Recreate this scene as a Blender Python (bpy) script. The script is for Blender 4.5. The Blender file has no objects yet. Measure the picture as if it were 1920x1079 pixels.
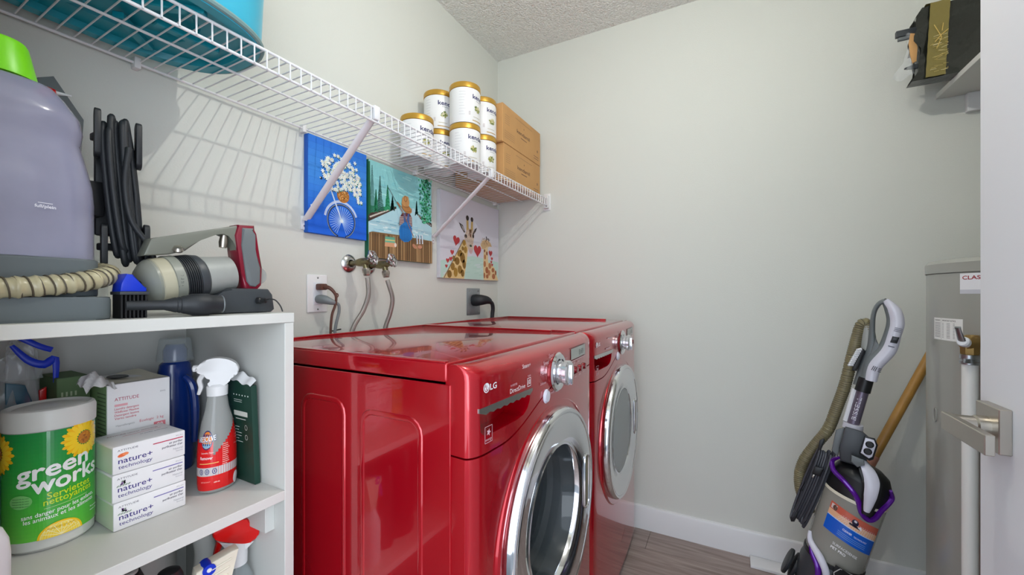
import bpy, bmesh, math, random
from mathutils import Vector, Matrix
from mathutils.geometry import tessellate_polygon
random.seed(7)
D = bpy.data; SC = bpy.context.scene; COL = SC.collection
PI = math.pi; sin = math.sin; cos = math.cos

# ---------------------------------------------------------------- camera, world, lights, exposure
AZ = math.radians(28)
cd = D.cameras.new('camera'); cam = D.objects.new('camera', cd); COL.objects.link(cam)
cam.location = (0, 0, 1.116); cam.rotation_euler = (PI/2, 0, AZ - PI/2)
cd.sensor_width = 36; cd.lens = 36*761/1920; cd.shift_y = 12.5/1920; cd.clip_start = .01
SC.camera = cam
w = D.worlds.new('world'); SC.world = w; w.use_nodes = True
w.node_tree.nodes['Background'].inputs[0].default_value = (.78, .87, 1.0, 1)
w.node_tree.nodes['Background'].inputs[1].default_value = 2.8
def light(name, kind, loc, energy, col, size, sy=None, rot=(0, 0, 0)):
    l = D.lights.new(name, kind); l.energy = energy; l.color = col
    if kind == 'AREA':
        l.shape = 'RECTANGLE'; l.size = size; l.size_y = sy or size
    else: l.shadow_soft_size = size
    o = D.objects.new(name, l); COL.objects.link(o); o.location = loc; o.rotation_euler = rot
    return o
light('ceiling_bulb', 'POINT', (.87, .06, 2.29), 17, (1, .985, .92), .008)
light('doorway_fill', 'AREA', (-.85, -1.0, 1.15), 34, (.84, .92, 1.0), 1.6, 1.9, (0, -PI/2-.04, math.radians(44)))  # added fill light outside the doorway, turned to brighten the back wall
SC.view_settings.view_transform = 'Standard'; SC.view_settings.look = 'None'
SC.view_settings.gamma = 1; SC.view_settings.use_curve_mapping = False
SC.view_settings.exposure = 0.05

# ---------------------------------------------------------------- helpers
def lin(c):
    r = []
    for v in c[:3]:
        v = v/255; r.append(v/12.92 if v <= .04045 else ((v+.055)/1.055)**2.4)
    return tuple(r) + (1,)
MATS = {}
def mat(name, c, rough=.5, metal=0, coat=0, bump=0, bscale=60, alpha=1, trans=0, var=0, emit=0, attr=False, spec=.5, vscale=8, sub=0, ior=1.45):
    m = D.materials.new(name); m.use_nodes = True; nt = m.node_tree; b = nt.nodes['Principled BSDF']
    b.inputs['Base Color'].default_value = lin(c); b.inputs['Roughness'].default_value = rough
    b.inputs['Metallic'].default_value = metal; b.inputs['Coat Weight'].default_value = coat
    b.inputs['Coat Roughness'].default_value = .04; b.inputs['Specular IOR Level'].default_value = spec
    b.inputs['Alpha'].default_value = alpha; b.inputs['Transmission Weight'].default_value = trans
    b.inputs['IOR'].default_value = ior
    if sub:
        b.inputs['Subsurface Weight'].default_value = sub; b.inputs['Subsurface Radius'].default_value = (.02, .02, .02)
    tc = nt.nodes.new('ShaderNodeTexCoord')
    if attr:
        a = nt.nodes.new('ShaderNodeVertexColor'); a.layer_name = 'paint'; nt.links.new(a.outputs[0], b.inputs['Base Color'])
    elif var:
        n = nt.nodes.new('ShaderNodeTexNoise'); n.inputs['Scale'].default_value = vscale; n.inputs['Detail'].default_value = 5
        nt.links.new(tc.outputs['Object'], n.inputs['Vector'])
        r = nt.nodes.new('ShaderNodeValToRGB'); L = lin(c)
        r.color_ramp.elements[0].position = .3; r.color_ramp.elements[1].position = .7
        r.color_ramp.elements[0].color = tuple(max(0, v*(1-var)) for v in L[:3]) + (1,)
        r.color_ramp.elements[1].color = tuple(min(1, v*(1+var)) for v in L[:3]) + (1,)
        nt.links.new(n.outputs['Fac'], r.inputs[0]); nt.links.new(r.outputs[0], b.inputs['Base Color'])
    if bump:
        n = nt.nodes.new('ShaderNodeTexNoise'); n.inputs['Scale'].default_value = bscale; n.inputs['Detail'].default_value = 6
        nt.links.new(tc.outputs['Object'], n.inputs['Vector'])
        bp = nt.nodes.new('ShaderNodeBump'); bp.inputs['Strength'].default_value = bump; bp.inputs['Distance'].default_value = .004
        nt.links.new(n.outputs['Fac'], bp.inputs['Height']); nt.links.new(bp.outputs[0], b.inputs['Normal'])
    if emit:
        b.inputs['Emission Color'].default_value = lin(c); b.inputs['Emission Strength'].default_value = emit
    MATS[name] = m
    return m
class MB:
    def __init__(s): s.bm = bmesh.new()
    def v(s, p): return s.bm.verts.new(p)
    def f(s, vs):
        try: return s.bm.faces.new(vs)
        except ValueError: return None
    def box(s, x0, x1, y0, y1, z0, z1, bev=0, seg=2, M=None):
        P = [(x, y, z) for x in (x0, x1) for y in (y0, y1) for z in (z0, z1)]
        if M: P = [M @ Vector(p) for p in P]
        V = [s.v(p) for p in P]
        F = [s.f([V[i] for i in q]) for q in ((0,1,3,2),(4,6,7,5),(0,4,5,1),(2,3,7,6),(0,2,6,4),(1,5,7,3))]
        if bev:
            E = {e for f in F for e in f.edges}
            bmesh.ops.bevel(s.bm, geom=list(E), offset=bev, segments=seg, profile=.5, affect='EDGES')
        return s
    def lathe(s, prof, o=(0,0,0), ax=(0,0,1), ex=None, seg=32, ky=1.0, a0=0, a1=2*PI, bumpf=None):
        o = Vector(o); ax = Vector(ax).normalized()
        ex = Vector(ex) if ex else (Vector((1,0,0)) if abs(ax.x) < .9 else Vector((0,1,0)))
        ex = (ex - ax*ex.dot(ax)).normalized(); ey = ax.cross(ex)*ky
        full = abs(a1-a0-2*PI) < 1e-6; n = seg if full else seg+1; rings = []
        for r, h in prof:
            if r < 1e-7: rings.append([s.v(o+ax*h)])
            else: rings.append([s.v(o+ax*h+ex*(r*cos(a0+(a1-a0)*i/seg))+ey*(r*sin(a0+(a1-a0)*i/seg))) for i in range(n)])
        for A, B in zip(rings, rings[1:]):
            for i in range(seg):
                j = (i+1) % n
                if len(A) == 1 and len(B) == 1: continue
                if len(A) == 1: s.f([A[0], B[i], B[j]])
                elif len(B) == 1: s.f([A[i], A[j], B[0]])
                else: s.f([A[i], A[j], B[j], B[i]])
        return s
    def tube(s, pts, r, seg=8, closed=False, smooth=0, flat=1.0, up=None, cap=True):
        P = [Vector(p) for p in pts]; R = list(r) if isinstance(r, (list, tuple)) else [r]*len(P)
        if smooth: P, R = spline(P, R, smooth, closed)
        n = len(P); T = []
        for i in range(n):
            a = P[(i-1) % n] if closed or i else P[0]; b = P[(i+1) % n] if closed or i < n-1 else P[-1]
            T.append((b-a).normalized())
        N = Vector(up) if up else (Vector((0,0,1)) if abs(T[0].z) < .9 else Vector((1,0,0)))
        N = (N - T[0]*N.dot(T[0])).normalized(); rings = []
        for i in range(n):
            if up: N = Vector(up)
            N = (N - T[i]*N.dot(T[i])).normalized(); B = T[i].cross(N)
            rings.append([s.v(P[i]+B*(R[i]*cos(2*PI*k/seg))+N*(R[i]*flat*sin(2*PI*k/seg))) for k in range(seg)])
        m = n if closed else n-1
        for i in range(m):
            A, B = rings[i], rings[(i+1) % n]
            for k in range(seg): s.f([A[k], A[(k+1) % seg], B[(k+1) % seg], B[k]])
        if not closed and cap: s.f(rings[0][::-1]); s.f(rings[-1])
        return s
    def surf(s, fn, nu, nv, cu=False):
        G = [[s.v(fn(i/nu, j/nv)) for j in range(nv+1)] for i in range(nu if cu else nu+1)]
        for i in range(nu):
            for j in range(nv):
                a, b = G[i], G[(i+1) % len(G)]
                s.f([a[j], b[j], b[j+1], a[j+1]])
        return s
    def solid(s, fn, gn, nu, nv):
        # closed slab between front fn(u,v) and back gn(u,v)
        A = [[s.v(fn(i/nu, j/nv)) for j in range(nv+1)] for i in range(nu+1)]
        B = [[s.v(gn(i/nu, j/nv)) for j in range(nv+1)] for i in range(nu+1)]
        for i in range(nu):
            for j in range(nv):
                s.f([A[i][j], A[i+1][j], A[i+1][j+1], A[i][j+1]]); s.f([B[i][j+1], B[i+1][j+1], B[i+1][j], B[i][j]])
        for i in range(nu):
            s.f([A[i+1][0], A[i][0], B[i][0], B[i+1][0]]); s.f([A[i][nv], A[i+1][nv], B[i+1][nv], B[i][nv]])
        for j in range(nv):
            s.f([A[0][j], A[0][j+1], B[0][j+1], B[0][j]]); s.f([A[nu][j+1], A[nu][j], B[nu][j], B[nu][j+1]])
        return s
    def prism(s, pts, fn, d0, d1, bev=0):
        # extrude the 2-D outline pts; fn(a,b,d) -> 3-D
        A = [s.v(fn(a, b, d0)) for a, b in pts]; B = [s.v(fn(a, b, d1)) for a, b in pts]; n = len(pts)
        fa = s.f(A); fb = s.f(B[::-1])
        for i in range(n): s.f([A[(i+1) % n], A[i], B[i], B[(i+1) % n]])
        if bev and fa and fb:
            bmesh.ops.bevel(s.bm, geom=list(set(fa.edges) | set(fb.edges)), offset=bev, segments=2, profile=.5, affect='EDGES')
        return s
def spline(P, R, k, closed):
    n = len(P); Q, S = [], []
    for i in range(n if closed else n-1):
        p = [P[(i+j) % n] if closed else P[min(max(i+j, 0), n-1)] for j in (-1, 0, 1, 2)]
        for t in range(k):
            u = t/k
            Q.append(.5*((2*p[1])+(p[2]-p[0])*u+(2*p[0]-5*p[1]+4*p[2]-p[3])*u*u+(3*p[1]-p[0]-3*p[2]+p[3])*u**3))
            S.append(R[i]*(1-u)+R[(i+1) % n]*u)
    if not closed: Q.append(P[-1]); S.append(R[-1])
    return Q, S
def sm2(P, k=4):
    Q, _ = spline([Vector((a, b, 0)) for a, b in P], [1]*len(P), k, True)
    return [(p.x, p.y) for p in Q]
def wloc(o):
    L = Vector((0,0,0))
    while o is not None: L += o.location; o = o.parent
    return L
def obj(name, mb, m, parent=None, sharp=35, kind=None, label=None, flat=False):
    bm = mb.bm
    bmesh.ops.recalc_face_normals(bm, faces=bm.faces[:])
    if parent is None:
        xs = [v.co for v in bm.verts]; L = Vector([(min(c[i] for c in xs)+max(c[i] for c in xs))/2 for i in (0,1)]+[min(c[2] for c in xs)])
    else: L = wloc(parent)
    for v in bm.verts: v.co -= L
    me = D.meshes.new(name); bm.to_mesh(me); bm.free()
    if not flat: me.shade_smooth(); me.set_sharp_from_angle(angle=math.radians(sharp))
    me.materials.append(MATS[m]); o = D.objects.new(name, me); COL.objects.link(o)
    if parent is None: o.location = L
    else: o.parent = parent
    if kind: o['kind'] = kind
    if label: o['label'] = label
    return o
def tag(o, label, cat, group=None):
    o['label'] = label; o['category'] = cat
    if group: o['group'] = group
    return o
def thing(name, label, cat, loc, group=None):
    o = D.objects.new(name, None); COL.objects.link(o); o.location = loc; o.empty_display_size = .05
    return tag(o, label, cat, group)
def dup(root, loc, label=None):
    r = root.copy(); COL.objects.link(r); r.location = loc
    if label: r['label'] = label
    def rec(a, b):
        for ch in list(a.children):
            c = ch.copy(); COL.objects.link(c); c.parent = b; rec(ch, c)
    rec(root, r); return r
TXT = {}
def textgeo(t, bold=0.0):
    k = (t, bold)
    if k in TXT: return TXT[k]
    cu = D.curves.new('t', 'FONT'); cu.body = t; cu.size = 1; cu.offset = bold; cu.resolution_u = 3
    o = D.objects.new('t', cu); me = D.meshes.new_from_object(o)
    V = [(v.co.x, v.co.y) for v in me.vertices]; F = [tuple(p.vertices) for p in me.polygons]
    D.objects.remove(o); D.curves.remove(cu); D.meshes.remove(me)
    TXT[k] = (V, F); return TXT[k]
def helix(path, r, pitch, rad, seg=10):
    # a thin coil wound round a path
    L_ = [0]
    for a, b in zip(path, path[1:]): L_.append(L_[-1]+(b-a).length)
    n = int(L_[-1]/pitch*seg); P = []; i = 0; N = None
    for k in range(n+1):
        s_ = L_[-1]*k/n
        while i < len(L_)-2 and L_[i+1] < s_: i += 1
        f = (s_-L_[i])/max(1e-9, L_[i+1]-L_[i]); p = path[i].lerp(path[i+1], f); t_ = (path[i+1]-path[i]).normalized()
        if N is None: N = t_.orthogonal().normalized()
        N = (N-t_*N.dot(t_)).normalized(); B = t_.cross(N); a = 2*PI*k/seg
        P.append(p+N*(r*cos(a))+B*(r*sin(a)))
    return MB().tube(P, rad, 4)
class Art:
    """flat print: coloured shapes in 2-D, laid onto a surface by fn(a, b, h)"""
    def __init__(s, step=1e-5): s.V = []; s.F = []; s.C = []; s.h = 0; s.step = step
    def up(s): s.h += s.step
    def poly(s, pts, c, up=True):
        if up: s.up()
        b = len(s.V); s.V += [(x, y, s.h) for x, y in pts]
        if len(pts) <= 4: s.F.append(tuple(range(b, b+len(pts)))); s.C.append(c)
        else:
            for t in tessellate_polygon([[Vector((x, y, 0)) for x, y in pts]]):
                s.F.append(tuple(b+i for i in t)); s.C.append(c)
    def grid(s, x0, x1, y0, y1, nx, ny, c, up=True):
        if up: s.up()
        for i in range(nx):
            for j in range(ny):
                s.poly([(x0+(x1-x0)*a/nx, y0+(y1-y0)*b/ny) for a, b in ((i,j),(i+1,j),(i+1,j+1),(i,j+1))], c, False)
    def ell(s, x, y, rx, ry, c, n=20, rot=0, up=True, a0=0, a1=2*PI):
        P = []
        for i in range(n):
            a = a0+(a1-a0)*i/n; u, v = rx*cos(a), ry*sin(a); P.append((x+u*cos(rot)-v*sin(rot), y+u*sin(rot)+v*cos(rot)))
        s.poly(P, c, up)
    def line(s, pts, w, c, up=True):
        if up: s.up()
        for (x0, y0), (x1, y1) in zip(pts, pts[1:]):
            dx, dy = x1-x0, y1-y0; l = math.hypot(dx, dy) or 1; nx, ny = -dy/l*w/2, dx/l*w/2
            s.poly([(x0+nx, y0+ny), (x0-nx, y0-ny), (x1-nx, y1-ny), (x1+nx, y1+ny)], c, False)
    def arc(s, x, y, rx, ry, w, c, a0=0, a1=2*PI, n=32, up=True):
        s.line([(x+rx*cos(a0+(a1-a0)*i/n), y+ry*sin(a0+(a1-a0)*i/n)) for i in range(n+1)], w, c, up)
    def text(s, t, x, y, w, c, bold=0, size=None, slope=0, shear=0, rot90=False, align='l', up=True):
        """w: wanted width of the string (or None with size)"""
        if bold > .008:
            k0 = (size or .01)*bold*.55
            for dx, dy in ((-k0, 0), (k0, 0), (0, k0), (0, -k0)): s.text(t, x+dx, y+dy, w, c, 0, size, slope, shear, rot90, align)
            bold = 0
        if up: s.up()
        V, F = textgeo(t, 0); x0 = min(v[0] for v in V); x1 = max(v[0] for v in V)
        k = w/(x1-x0) if w else size; ky = size if size else k
        off = {'l': 0, 'c': -(x1-x0)*k/2, 'r': -(x1-x0)*k}[align]; b = len(s.V)
        for a, d in V:
            u, v = (a-x0)*k+off+shear*d*ky, d*ky
            if rot90: u, v = -v, u
            s.V.append((x+u, y+v+slope*u, s.h))
        for f in F: s.F.append(tuple(b+i for i in f)); s.C.append(c)
    def star(s, x, y, r, c, n=6, r2=.4, rot=0, up=True):
        s.poly([(x+(r if i % 2 == 0 else r*r2)*cos(rot+PI*i/n), y+(r if i % 2 == 0 else r*r2)*sin(rot+PI*i/n)) for i in range(2*n)], c, up)
    def build(s, name, fn, parent, m='print', base=2e-4, label=None, curved=0):
        L = wloc(parent); me = D.meshes.new(name)
        if curved:      # cut wide shapes small enough to follow the curved surface
            bm = bmesh.new(); cols = []; V = [bm.verts.new(v) for v in s.V]
            for f, c in zip(s.F, s.C):
                try: g = bm.faces.new([V[i] for i in f])
                except ValueError: continue
                if c not in cols: cols.append(c)
                g.material_index = cols.index(c)
            for _ in range(4):
                E = [e for e in bm.edges if e.calc_length() > curved]
                if not E: break
                bmesh.ops.subdivide_edges(bm, edges=E, cuts=1)
                bmesh.ops.triangulate(bm, faces=[f for f in bm.faces if len(f.verts) > 4])
            for v in bm.verts: v.co = Vector(fn(v.co.x, v.co.y, v.co.z+base))-L
            bm.to_mesh(me); bm.free(); C_ = [cols[p.material_index] for p in me.polygons]
            for p in me.polygons: p.material_index = 0
        else:
            me.from_pydata([Vector(fn(a, b, h+base))-L for a, b, h in s.V], [], s.F); C_ = s.C
        ca = me.color_attributes.new('paint', 'FLOAT_COLOR', 'CORNER'); i = 0
        for p, c in zip(me.polygons, C_):
            l = lin(c)
            for _ in p.vertices: ca.data[i].color = l; i += 1
        me.materials.append(MATS[m]); o = D.objects.new(name, me); COL.objects.link(o); o.parent = parent
        if label: o['label'] = label
        return o
def cylmap(c, r, z0, ang, rk=None):
    """a = arc length from direction ang (turning to the viewer's right), b = height"""
    def f(a, b, h):
        rr = (rk(b) if rk else r); th = ang + a/r
        return (c[0]+(rr+h)*cos(th), c[1]+(rr+h)*sin(th), z0+b)
    return f
def boolean(o, cutter_mb):
    me = D.meshes.new('cut'); bmesh.ops.recalc_face_normals(cutter_mb.bm, faces=cutter_mb.bm.faces[:])
    L = wloc(o)
    for v in cutter_mb.bm.verts: v.co -= L
    cutter_mb.bm.to_mesh(me); cutter_mb.bm.free(); c = D.objects.new('cut', me); COL.objects.link(c); c.location = L
    md = o.modifiers.new('b', 'BOOLEAN'); md.operation = 'DIFFERENCE'; md.object = c; md.solver = 'EXACT'
    bpy.context.view_layer.update()
    dg = bpy.context.evaluated_depsgraph_get(); dg.update()
    nm = D.meshes.new_from_object(o.evaluated_get(dg)); o.modifiers.clear(); o.data = nm
    nm.shade_smooth(); nm.set_sharp_from_angle(angle=math.radians(35))
    D.objects.remove(c)
def rrect(x0, x1, y0, y1, r, n=5):
    P = []
    for cx, cy, a in ((x1-r, y0+r, -PI/2), (x1-r, y1-r, 0), (x0+r, y1-r, PI/2), (x0+r, y0+r, PI)):
        for i in range(n+1): P.append((cx+r*cos(a+PI/2*i/n), cy+r*sin(a+PI/2*i/n)))
    return P

# ---------------------------------------------------------------- materials
mat('wall', (214, 216, 209), .75, bump=.12, bscale=220, spec=.3)
mat('trimwhite', (226, 227, 228), .35, spec=.5)
mat('doorwhite', (214, 214, 217), .45)
mat('print', (255, 255, 255), .45, attr=True)
mat('printgloss', (255, 255, 255), .2, attr=True, coat=.4)
mat('canvas', (255, 255, 255), .6, attr=True, bump=.25, bscale=500)
mat('whitewire', (228, 228, 230), .3)
mat('shelfboard', (202, 203, 198), .5, bump=.05, bscale=90)
mat('red', (176, 2, 24), .22, metal=.45, coat=1.0)
mat('chrome', (225, 227, 230), .08, metal=1)
mat('chromedull', (190, 190, 190), .22, metal=1)
mat('nickel', (180, 174, 164), .32, metal=1)
mat('brass', (125, 116, 84), .38, metal=.8, var=.3, vscale=60)
mat('bronze', (150, 122, 72), .4, metal=.7)
mat('black', (22, 23, 25), .4)
mat('rubber', (34, 37, 41), .5)
mat('darkgrey', (58, 62, 66), .4)
mat('midgrey', (104, 110, 112), .4)
mat('lightgrey', (150, 152, 148), .4)
mat('warmgrey', (136, 138, 128), .35, coat=.2)
mat('heatergrey', (150, 151, 144), .28, coat=.4)
mat('white', (232, 232, 232), .4)
mat('softwhite', (222, 224, 228), .3, sub=.15)
mat('cream', (222, 216, 196), .4)
mat('pvc', (226, 226, 222), .35)
mat('gold', (196, 152, 62), .35, metal=.55)
mat('steel', (168, 172, 176), .3, metal=1)
mat('cardboard', (198, 152, 98), .8, var=.05)
mat('basin', (58, 176, 205), .3, sub=.1)
mat('basinbottom', (20, 148, 165), .35)  # same plastic as basin, with the underside's shade put into the colour
mat('basinrim', (120, 150, 150), .4)
mat('tankpurple', (166, 166, 192), .14, alpha=.66, coat=.3, var=.12, vscale=9)
mat('innergrey', (150, 152, 160), .5)
mat('basegrey', (92, 100, 103), .5, var=.06)
mat('lime', (120, 215, 10), .35)
mat('hosetan', (176, 168, 136), .3, var=.15, vscale=40, coat=.3)
mat('hoseolive', (122, 114, 84), .45, var=.12, vscale=60)
mat('bluedeep', (16, 48, 120), .25, coat=.4)
mat('blue', (10, 50, 190), .35)
mat('clear', (200, 210, 212), .08, alpha=.32)
mat('film', (215, 220, 222), .12, alpha=.30, coat=.5)
mat('mist', (190, 192, 188), .12, alpha=.5)
mat('tubwhite', (214, 216, 210), .35, sub=.1)
mat('greengrey', (96, 122, 84), .7)
mat('darkgreen', (22, 58, 46), .45)
mat('redplastic', (212, 16, 14), .3)
mat('magenta', (122, 10, 38), .25, coat=.6)
mat('purple', (92, 22, 150), .18, metal=.3, coat=.6)
mat('lilac', (112, 104, 120), .3, metal=.5)
mat('pearl', (206, 206, 218), .3, coat=.3)
mat('cup', (170, 168, 158), .2, alpha=.62, coat=.3)
mat('dirtycup', (190, 184, 160), .25, alpha=.85)
mat('glass', (70, 78, 82), .05, alpha=.40, coat=.6)
mat('frost', (150, 156, 158), .25, alpha=.9)
mat('gasket', (62, 66, 68), .5)
mat('wood', (168, 124, 58), .45, coat=.2, var=.15, vscale=14)
mat('pink', (188, 132, 112), .5)
mat('blackwrap', (34, 36, 32), .22, coat=.6, bump=1.0, bscale=34, var=.25)
mat('tape', (128, 116, 62), .25, coat=.4, bump=.5, bscale=60)
mat('brownplug', (92, 56, 44), .5)
mat('greyplug', (120, 126, 128), .5)
mat('platemetal', (150, 156, 160), .35, metal=.6)
mat('bulb', (255, 244, 225), .4, emit=6)
# ceiling: popcorn
m = mat('ceiling', (240, 240, 236), .9, spec=.1)
nt = m.node_tree; b = nt.nodes['Principled BSDF']; tc = nt.nodes.new('ShaderNodeTexCoord')
vo = nt.nodes.new('ShaderNodeTexVoronoi'); vo.inputs['Scale'].default_value = 120; nz = nt.nodes.new('ShaderNodeTexNoise'); nz.inputs['Scale'].default_value = 55; nz.inputs['Detail'].default_value = 6
mx = nt.nodes.new('ShaderNodeMath'); mx.operation = 'SUBTRACT'; bp = nt.nodes.new('ShaderNodeBump'); bp.inputs['Strength'].default_value = 1; bp.inputs['Distance'].default_value = .006
for n in (vo, nz): nt.links.new(tc.outputs['Object'], n.inputs['Vector'])
nt.links.new(nz.outputs['Fac'], mx.inputs[0]); nt.links.new(vo.outputs['Distance'], mx.inputs[1]); nt.links.new(mx.outputs[0], bp.inputs['Height']); nt.links.new(bp.outputs[0], b.inputs['Normal'])
# floor planks: grey-brown vinyl grain running along y, tone varies per plank
m = mat('plank', (140, 124, 116), .4)
nt = m.node_tree; b = nt.nodes['Principled BSDF']; tc = nt.nodes.new('ShaderNodeTexCoord'); mp = nt.nodes.new('ShaderNodeMapping')
mp.inputs['Scale'].default_value = (42, 3.2, 1); nz = nt.nodes.new('ShaderNodeTexNoise'); nz.inputs['Scale'].default_value = 1.4; nz.inputs['Detail'].default_value = 8; nz.inputs['Distortion'].default_value = .6
oi = nt.nodes.new('ShaderNodeObjectInfo'); rp = nt.nodes.new('ShaderNodeValToRGB')
rp.color_ramp.elements[0].position = .25; rp.color_ramp.elements[0].color = lin((132, 116, 110)); rp.color_ramp.elements[1].position = .8; rp.color_ramp.elements[1].color = lin((186, 170, 163))
hs = nt.nodes.new('ShaderNodeHueSaturation'); mr = nt.nodes.new('ShaderNodeMapRange'); mr.inputs['To Min'].default_value = .88; mr.inputs['To Max'].default_value = 1.1
nt.links.new(tc.outputs['Object'], mp.inputs[0]); nt.links.new(mp.outputs[0], nz.inputs['Vector']); nt.links.new(nz.outputs['Fac'], rp.inputs[0]); nt.links.new(rp.outputs[0], hs.inputs['Color'])
nt.links.new(oi.outputs['Random'], mr.inputs['Value']); nt.links.new(mr.outputs[0], hs.inputs['Value']); nt.links.new(hs.outputs[0], b.inputs['Base Color'])

# ---------------------------------------------------------------- setting
WA, WB, WF, WL, CZ = 1.159, 2.005, -1.03, .08, 2.44
def struct(name, mb, m, parent=None): return obj(name, mb, m, parent, kind='structure')
struct('wall_back', MB().box(-.04, WB+.1, WA, WA+.1, 0, CZ), 'wall')
struct('wall_right', MB().box(WB, WB+.1, WF-.1, WA, 0, CZ), 'wall')
struct('wall_front', MB().box(-.04, WB+.1, WF-.1, WF, 0, CZ), 'wall')
DY0, DY1 = -.40, .56
wl = MB(); wl.box(WL-.12, WL, WF, DY0, 0, CZ); wl.box(WL-.12, WL, DY1, WA, 0, CZ); wl.box(WL-.12, WL, DY0, DY1, 2.05, CZ)
struct('wall_left', wl, 'wall')
struct('ceiling', MB().box(-.04, WB+.1, WF-.1, WA+.1, CZ, CZ+.1), 'ceiling')
fl = struct('floor', MB().box(-1.6, WB+.1, WF-.1, WA+.1, -.06, -.004), 'darkgrey')
PW = .178; L = 1.22; base = None; i = 0; x = WB-PW*11.9
while x < WB:
    y = WF-.02-(i*.43) % L
    while y < WA:
        y0, y1 = max(y, WF), min(y+L, WA); x1 = min(x+PW, WB)
        if y1-y0 > .02:
            o = obj('plank', MB().box(x+.0006, x1-.0006, y0+.0006, y1-.0006, -.004, 0, .0008, 1), 'plank', fl)
        y += L
    x += PW; i += 1
def baseb(name, prof, a0, a1, along):
    mb = MB(); mb.prism(prof, along, a0, a1); struct(name, mb, 'trimwhite')
bp_ = [(0, .0), (.013, .0), (.013, .098), (.010, .106), (.004, .110), (0, .110)]
baseb('baseboard_right', bp_, WF+.014, WA, lambda a, b, d: (WB-a, d, b))
baseb('baseboard_back', bp_, WL, WB-.014, lambda a, b, d: (d, WA-a, b))
baseb('baseboard_front', bp_, WL, WB, lambda a, b, d: (d, WF+a, b))
tr = MB(); tr.box(WL, WL+.015, DY0-.055, DY0, 0, 2.1, .003); tr.box(WL, WL+.015, DY0, DY1, 2.05, 2.1, .003)
struct('trim_1', tr, 'trimwhite')
# door, opened ninety degrees, with square nickel lever
dr = D.objects.new('door_1', None); COL.objects.link(dr); dr.location = (.12, -.354, .01); dr['kind'] = 'structure'
obj('door_panel', MB().box(.115, .919, -.392, -.354, .012, 2.03, .0015, 1), 'doorwhite', dr)
obj('door_rose', MB().box(.834, .895, -.354, -.340, .887, .952, .0012, 1), 'nickel', dr)
lv = MB(); lv.lathe([(.0, 0), (.0155, 0), (.0155, .012), (.0135, .014), (.0135, .040), (0, .040)], (.8645, -.340, .919), (0, 1, 0), seg=28)
lv.box(.757, .880, -.306, -.2955, .905, .9325, .0012, 1)
obj('door_lever', lv, 'nickel', dr)
hg = MB()
for z in (.25, 1.05, 1.8): hg.lathe([(0, 0), (.007, 0), (.007, .09), (0, .09)], (.108, -.350, z), seg=10)
obj('hinge', hg, 'nickel', dr)
cl = thing('ceiling_light', 'round flush ceiling lamp with warm glowing globe', 'lamp', (.87, .10, 2.36))
obj('lamp_base', MB().lathe([(0, 0), (.11, 0), (.12, -.012), (.11, -.025), (0, -.025)], (.87, .10, 2.44), seg=32), 'white', cl)
obj('lamp_globe', MB().lathe([(.03, -.026), (.05, -.035), (.05, -.06), (.03, -.075), (0, -.08)], (.87, .10, 2.44), seg=24), 'bulb', cl)
fs = MB().box(1.916, 1.989, -.62, -.082, .0006, .012, .0015)
tag(obj('trim_board', fs, 'trimwhite'), 'flat white board lying on the floor along the right baseboard', 'board')

# ---------------------------------------------------------------- wire shelf
SZ = 1.627; YB, YF = 1.146, .850
ws = thing('wire_shelf', 'long white wire shelf across the back wall under cans and tub', 'shelf', (1.04, WA, 1.60))
for nm, y, z, r in (('back_rod', YB, SZ-.004, .0032), ('middle_rod', .993, SZ-.0055, .0028), ('front_rod', YF, SZ-.003, .0032), ('lip_rod', YF+.001, 1.587, .0032)):
    obj(nm, MB().tube([(WL+.004, y, z), (WB-.004, y, z)], r, 8), 'whitewire', ws)
w0 = None; x = WL+.02
while x < WB-.01:
    if w0 is None:
        w0 = obj('wire', MB().tube([(x, YB, SZ), (x, YF+.003, SZ), (x, YF-.0035, SZ-.006), (x, YF-.0035, 1.585)], .0016, 6), 'whitewire', ws); xx = x
    else:
        c = w0.copy(); COL.objects.link(c); c.parent = ws; c.location = (x-xx, 0, 0)
    x += .0254
for (xa, xb, zb) in ((.806, .745, 1.345), (1.425, 1.338, 1.372)):
    br = MB(); p0 = Vector((xa, WA-.012, zb)); p1 = Vector((xa-.004, YF+.006, 1.600))
    br.tube([p0, p0.lerp(p1, .5), p1], .0130, 10, flat=.40, up=(0, .6, .7))
    br.box(xa-.010, xa+.010, YF-.006, YF+.012, 1.592, 1.630, .002)
    b_ = obj('brace', br, 'whitewire', ws)
    pl = MB().box(xa-.012, xa+.010, WA-.005, WA, zb-.030, zb+.012, .002); obj('brace_foot', pl, 'whitewire', b_)
    obj('screw', MB().lathe([(0, 0), (.0035, 0), (.003, .002), (0, .0025)], (xa-.001, WA-.005, zb-.018), (0, -1, 0), seg=12), 'chromedull', b_)
for x in (.40, .797, 1.302, 1.957):
    obj('wall_clip', MB().box(x-.006, x+.006, 1.139, WA, SZ-.016, SZ+.008, .002), 'white', ws)
eb = MB().box(WB-.005, WB, YF-.018, YF+.022, 1.562, 1.652, .002); eb.box(WB-.028, WB-.004, YF-.012, YF-.008, 1.575, 1.640, .001); eb.box(WB-.028, WB-.004, YF-.012, YF+.014, 1.572, 1.576, .001)
obj('end_bracket', eb, 'white', ws)

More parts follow.
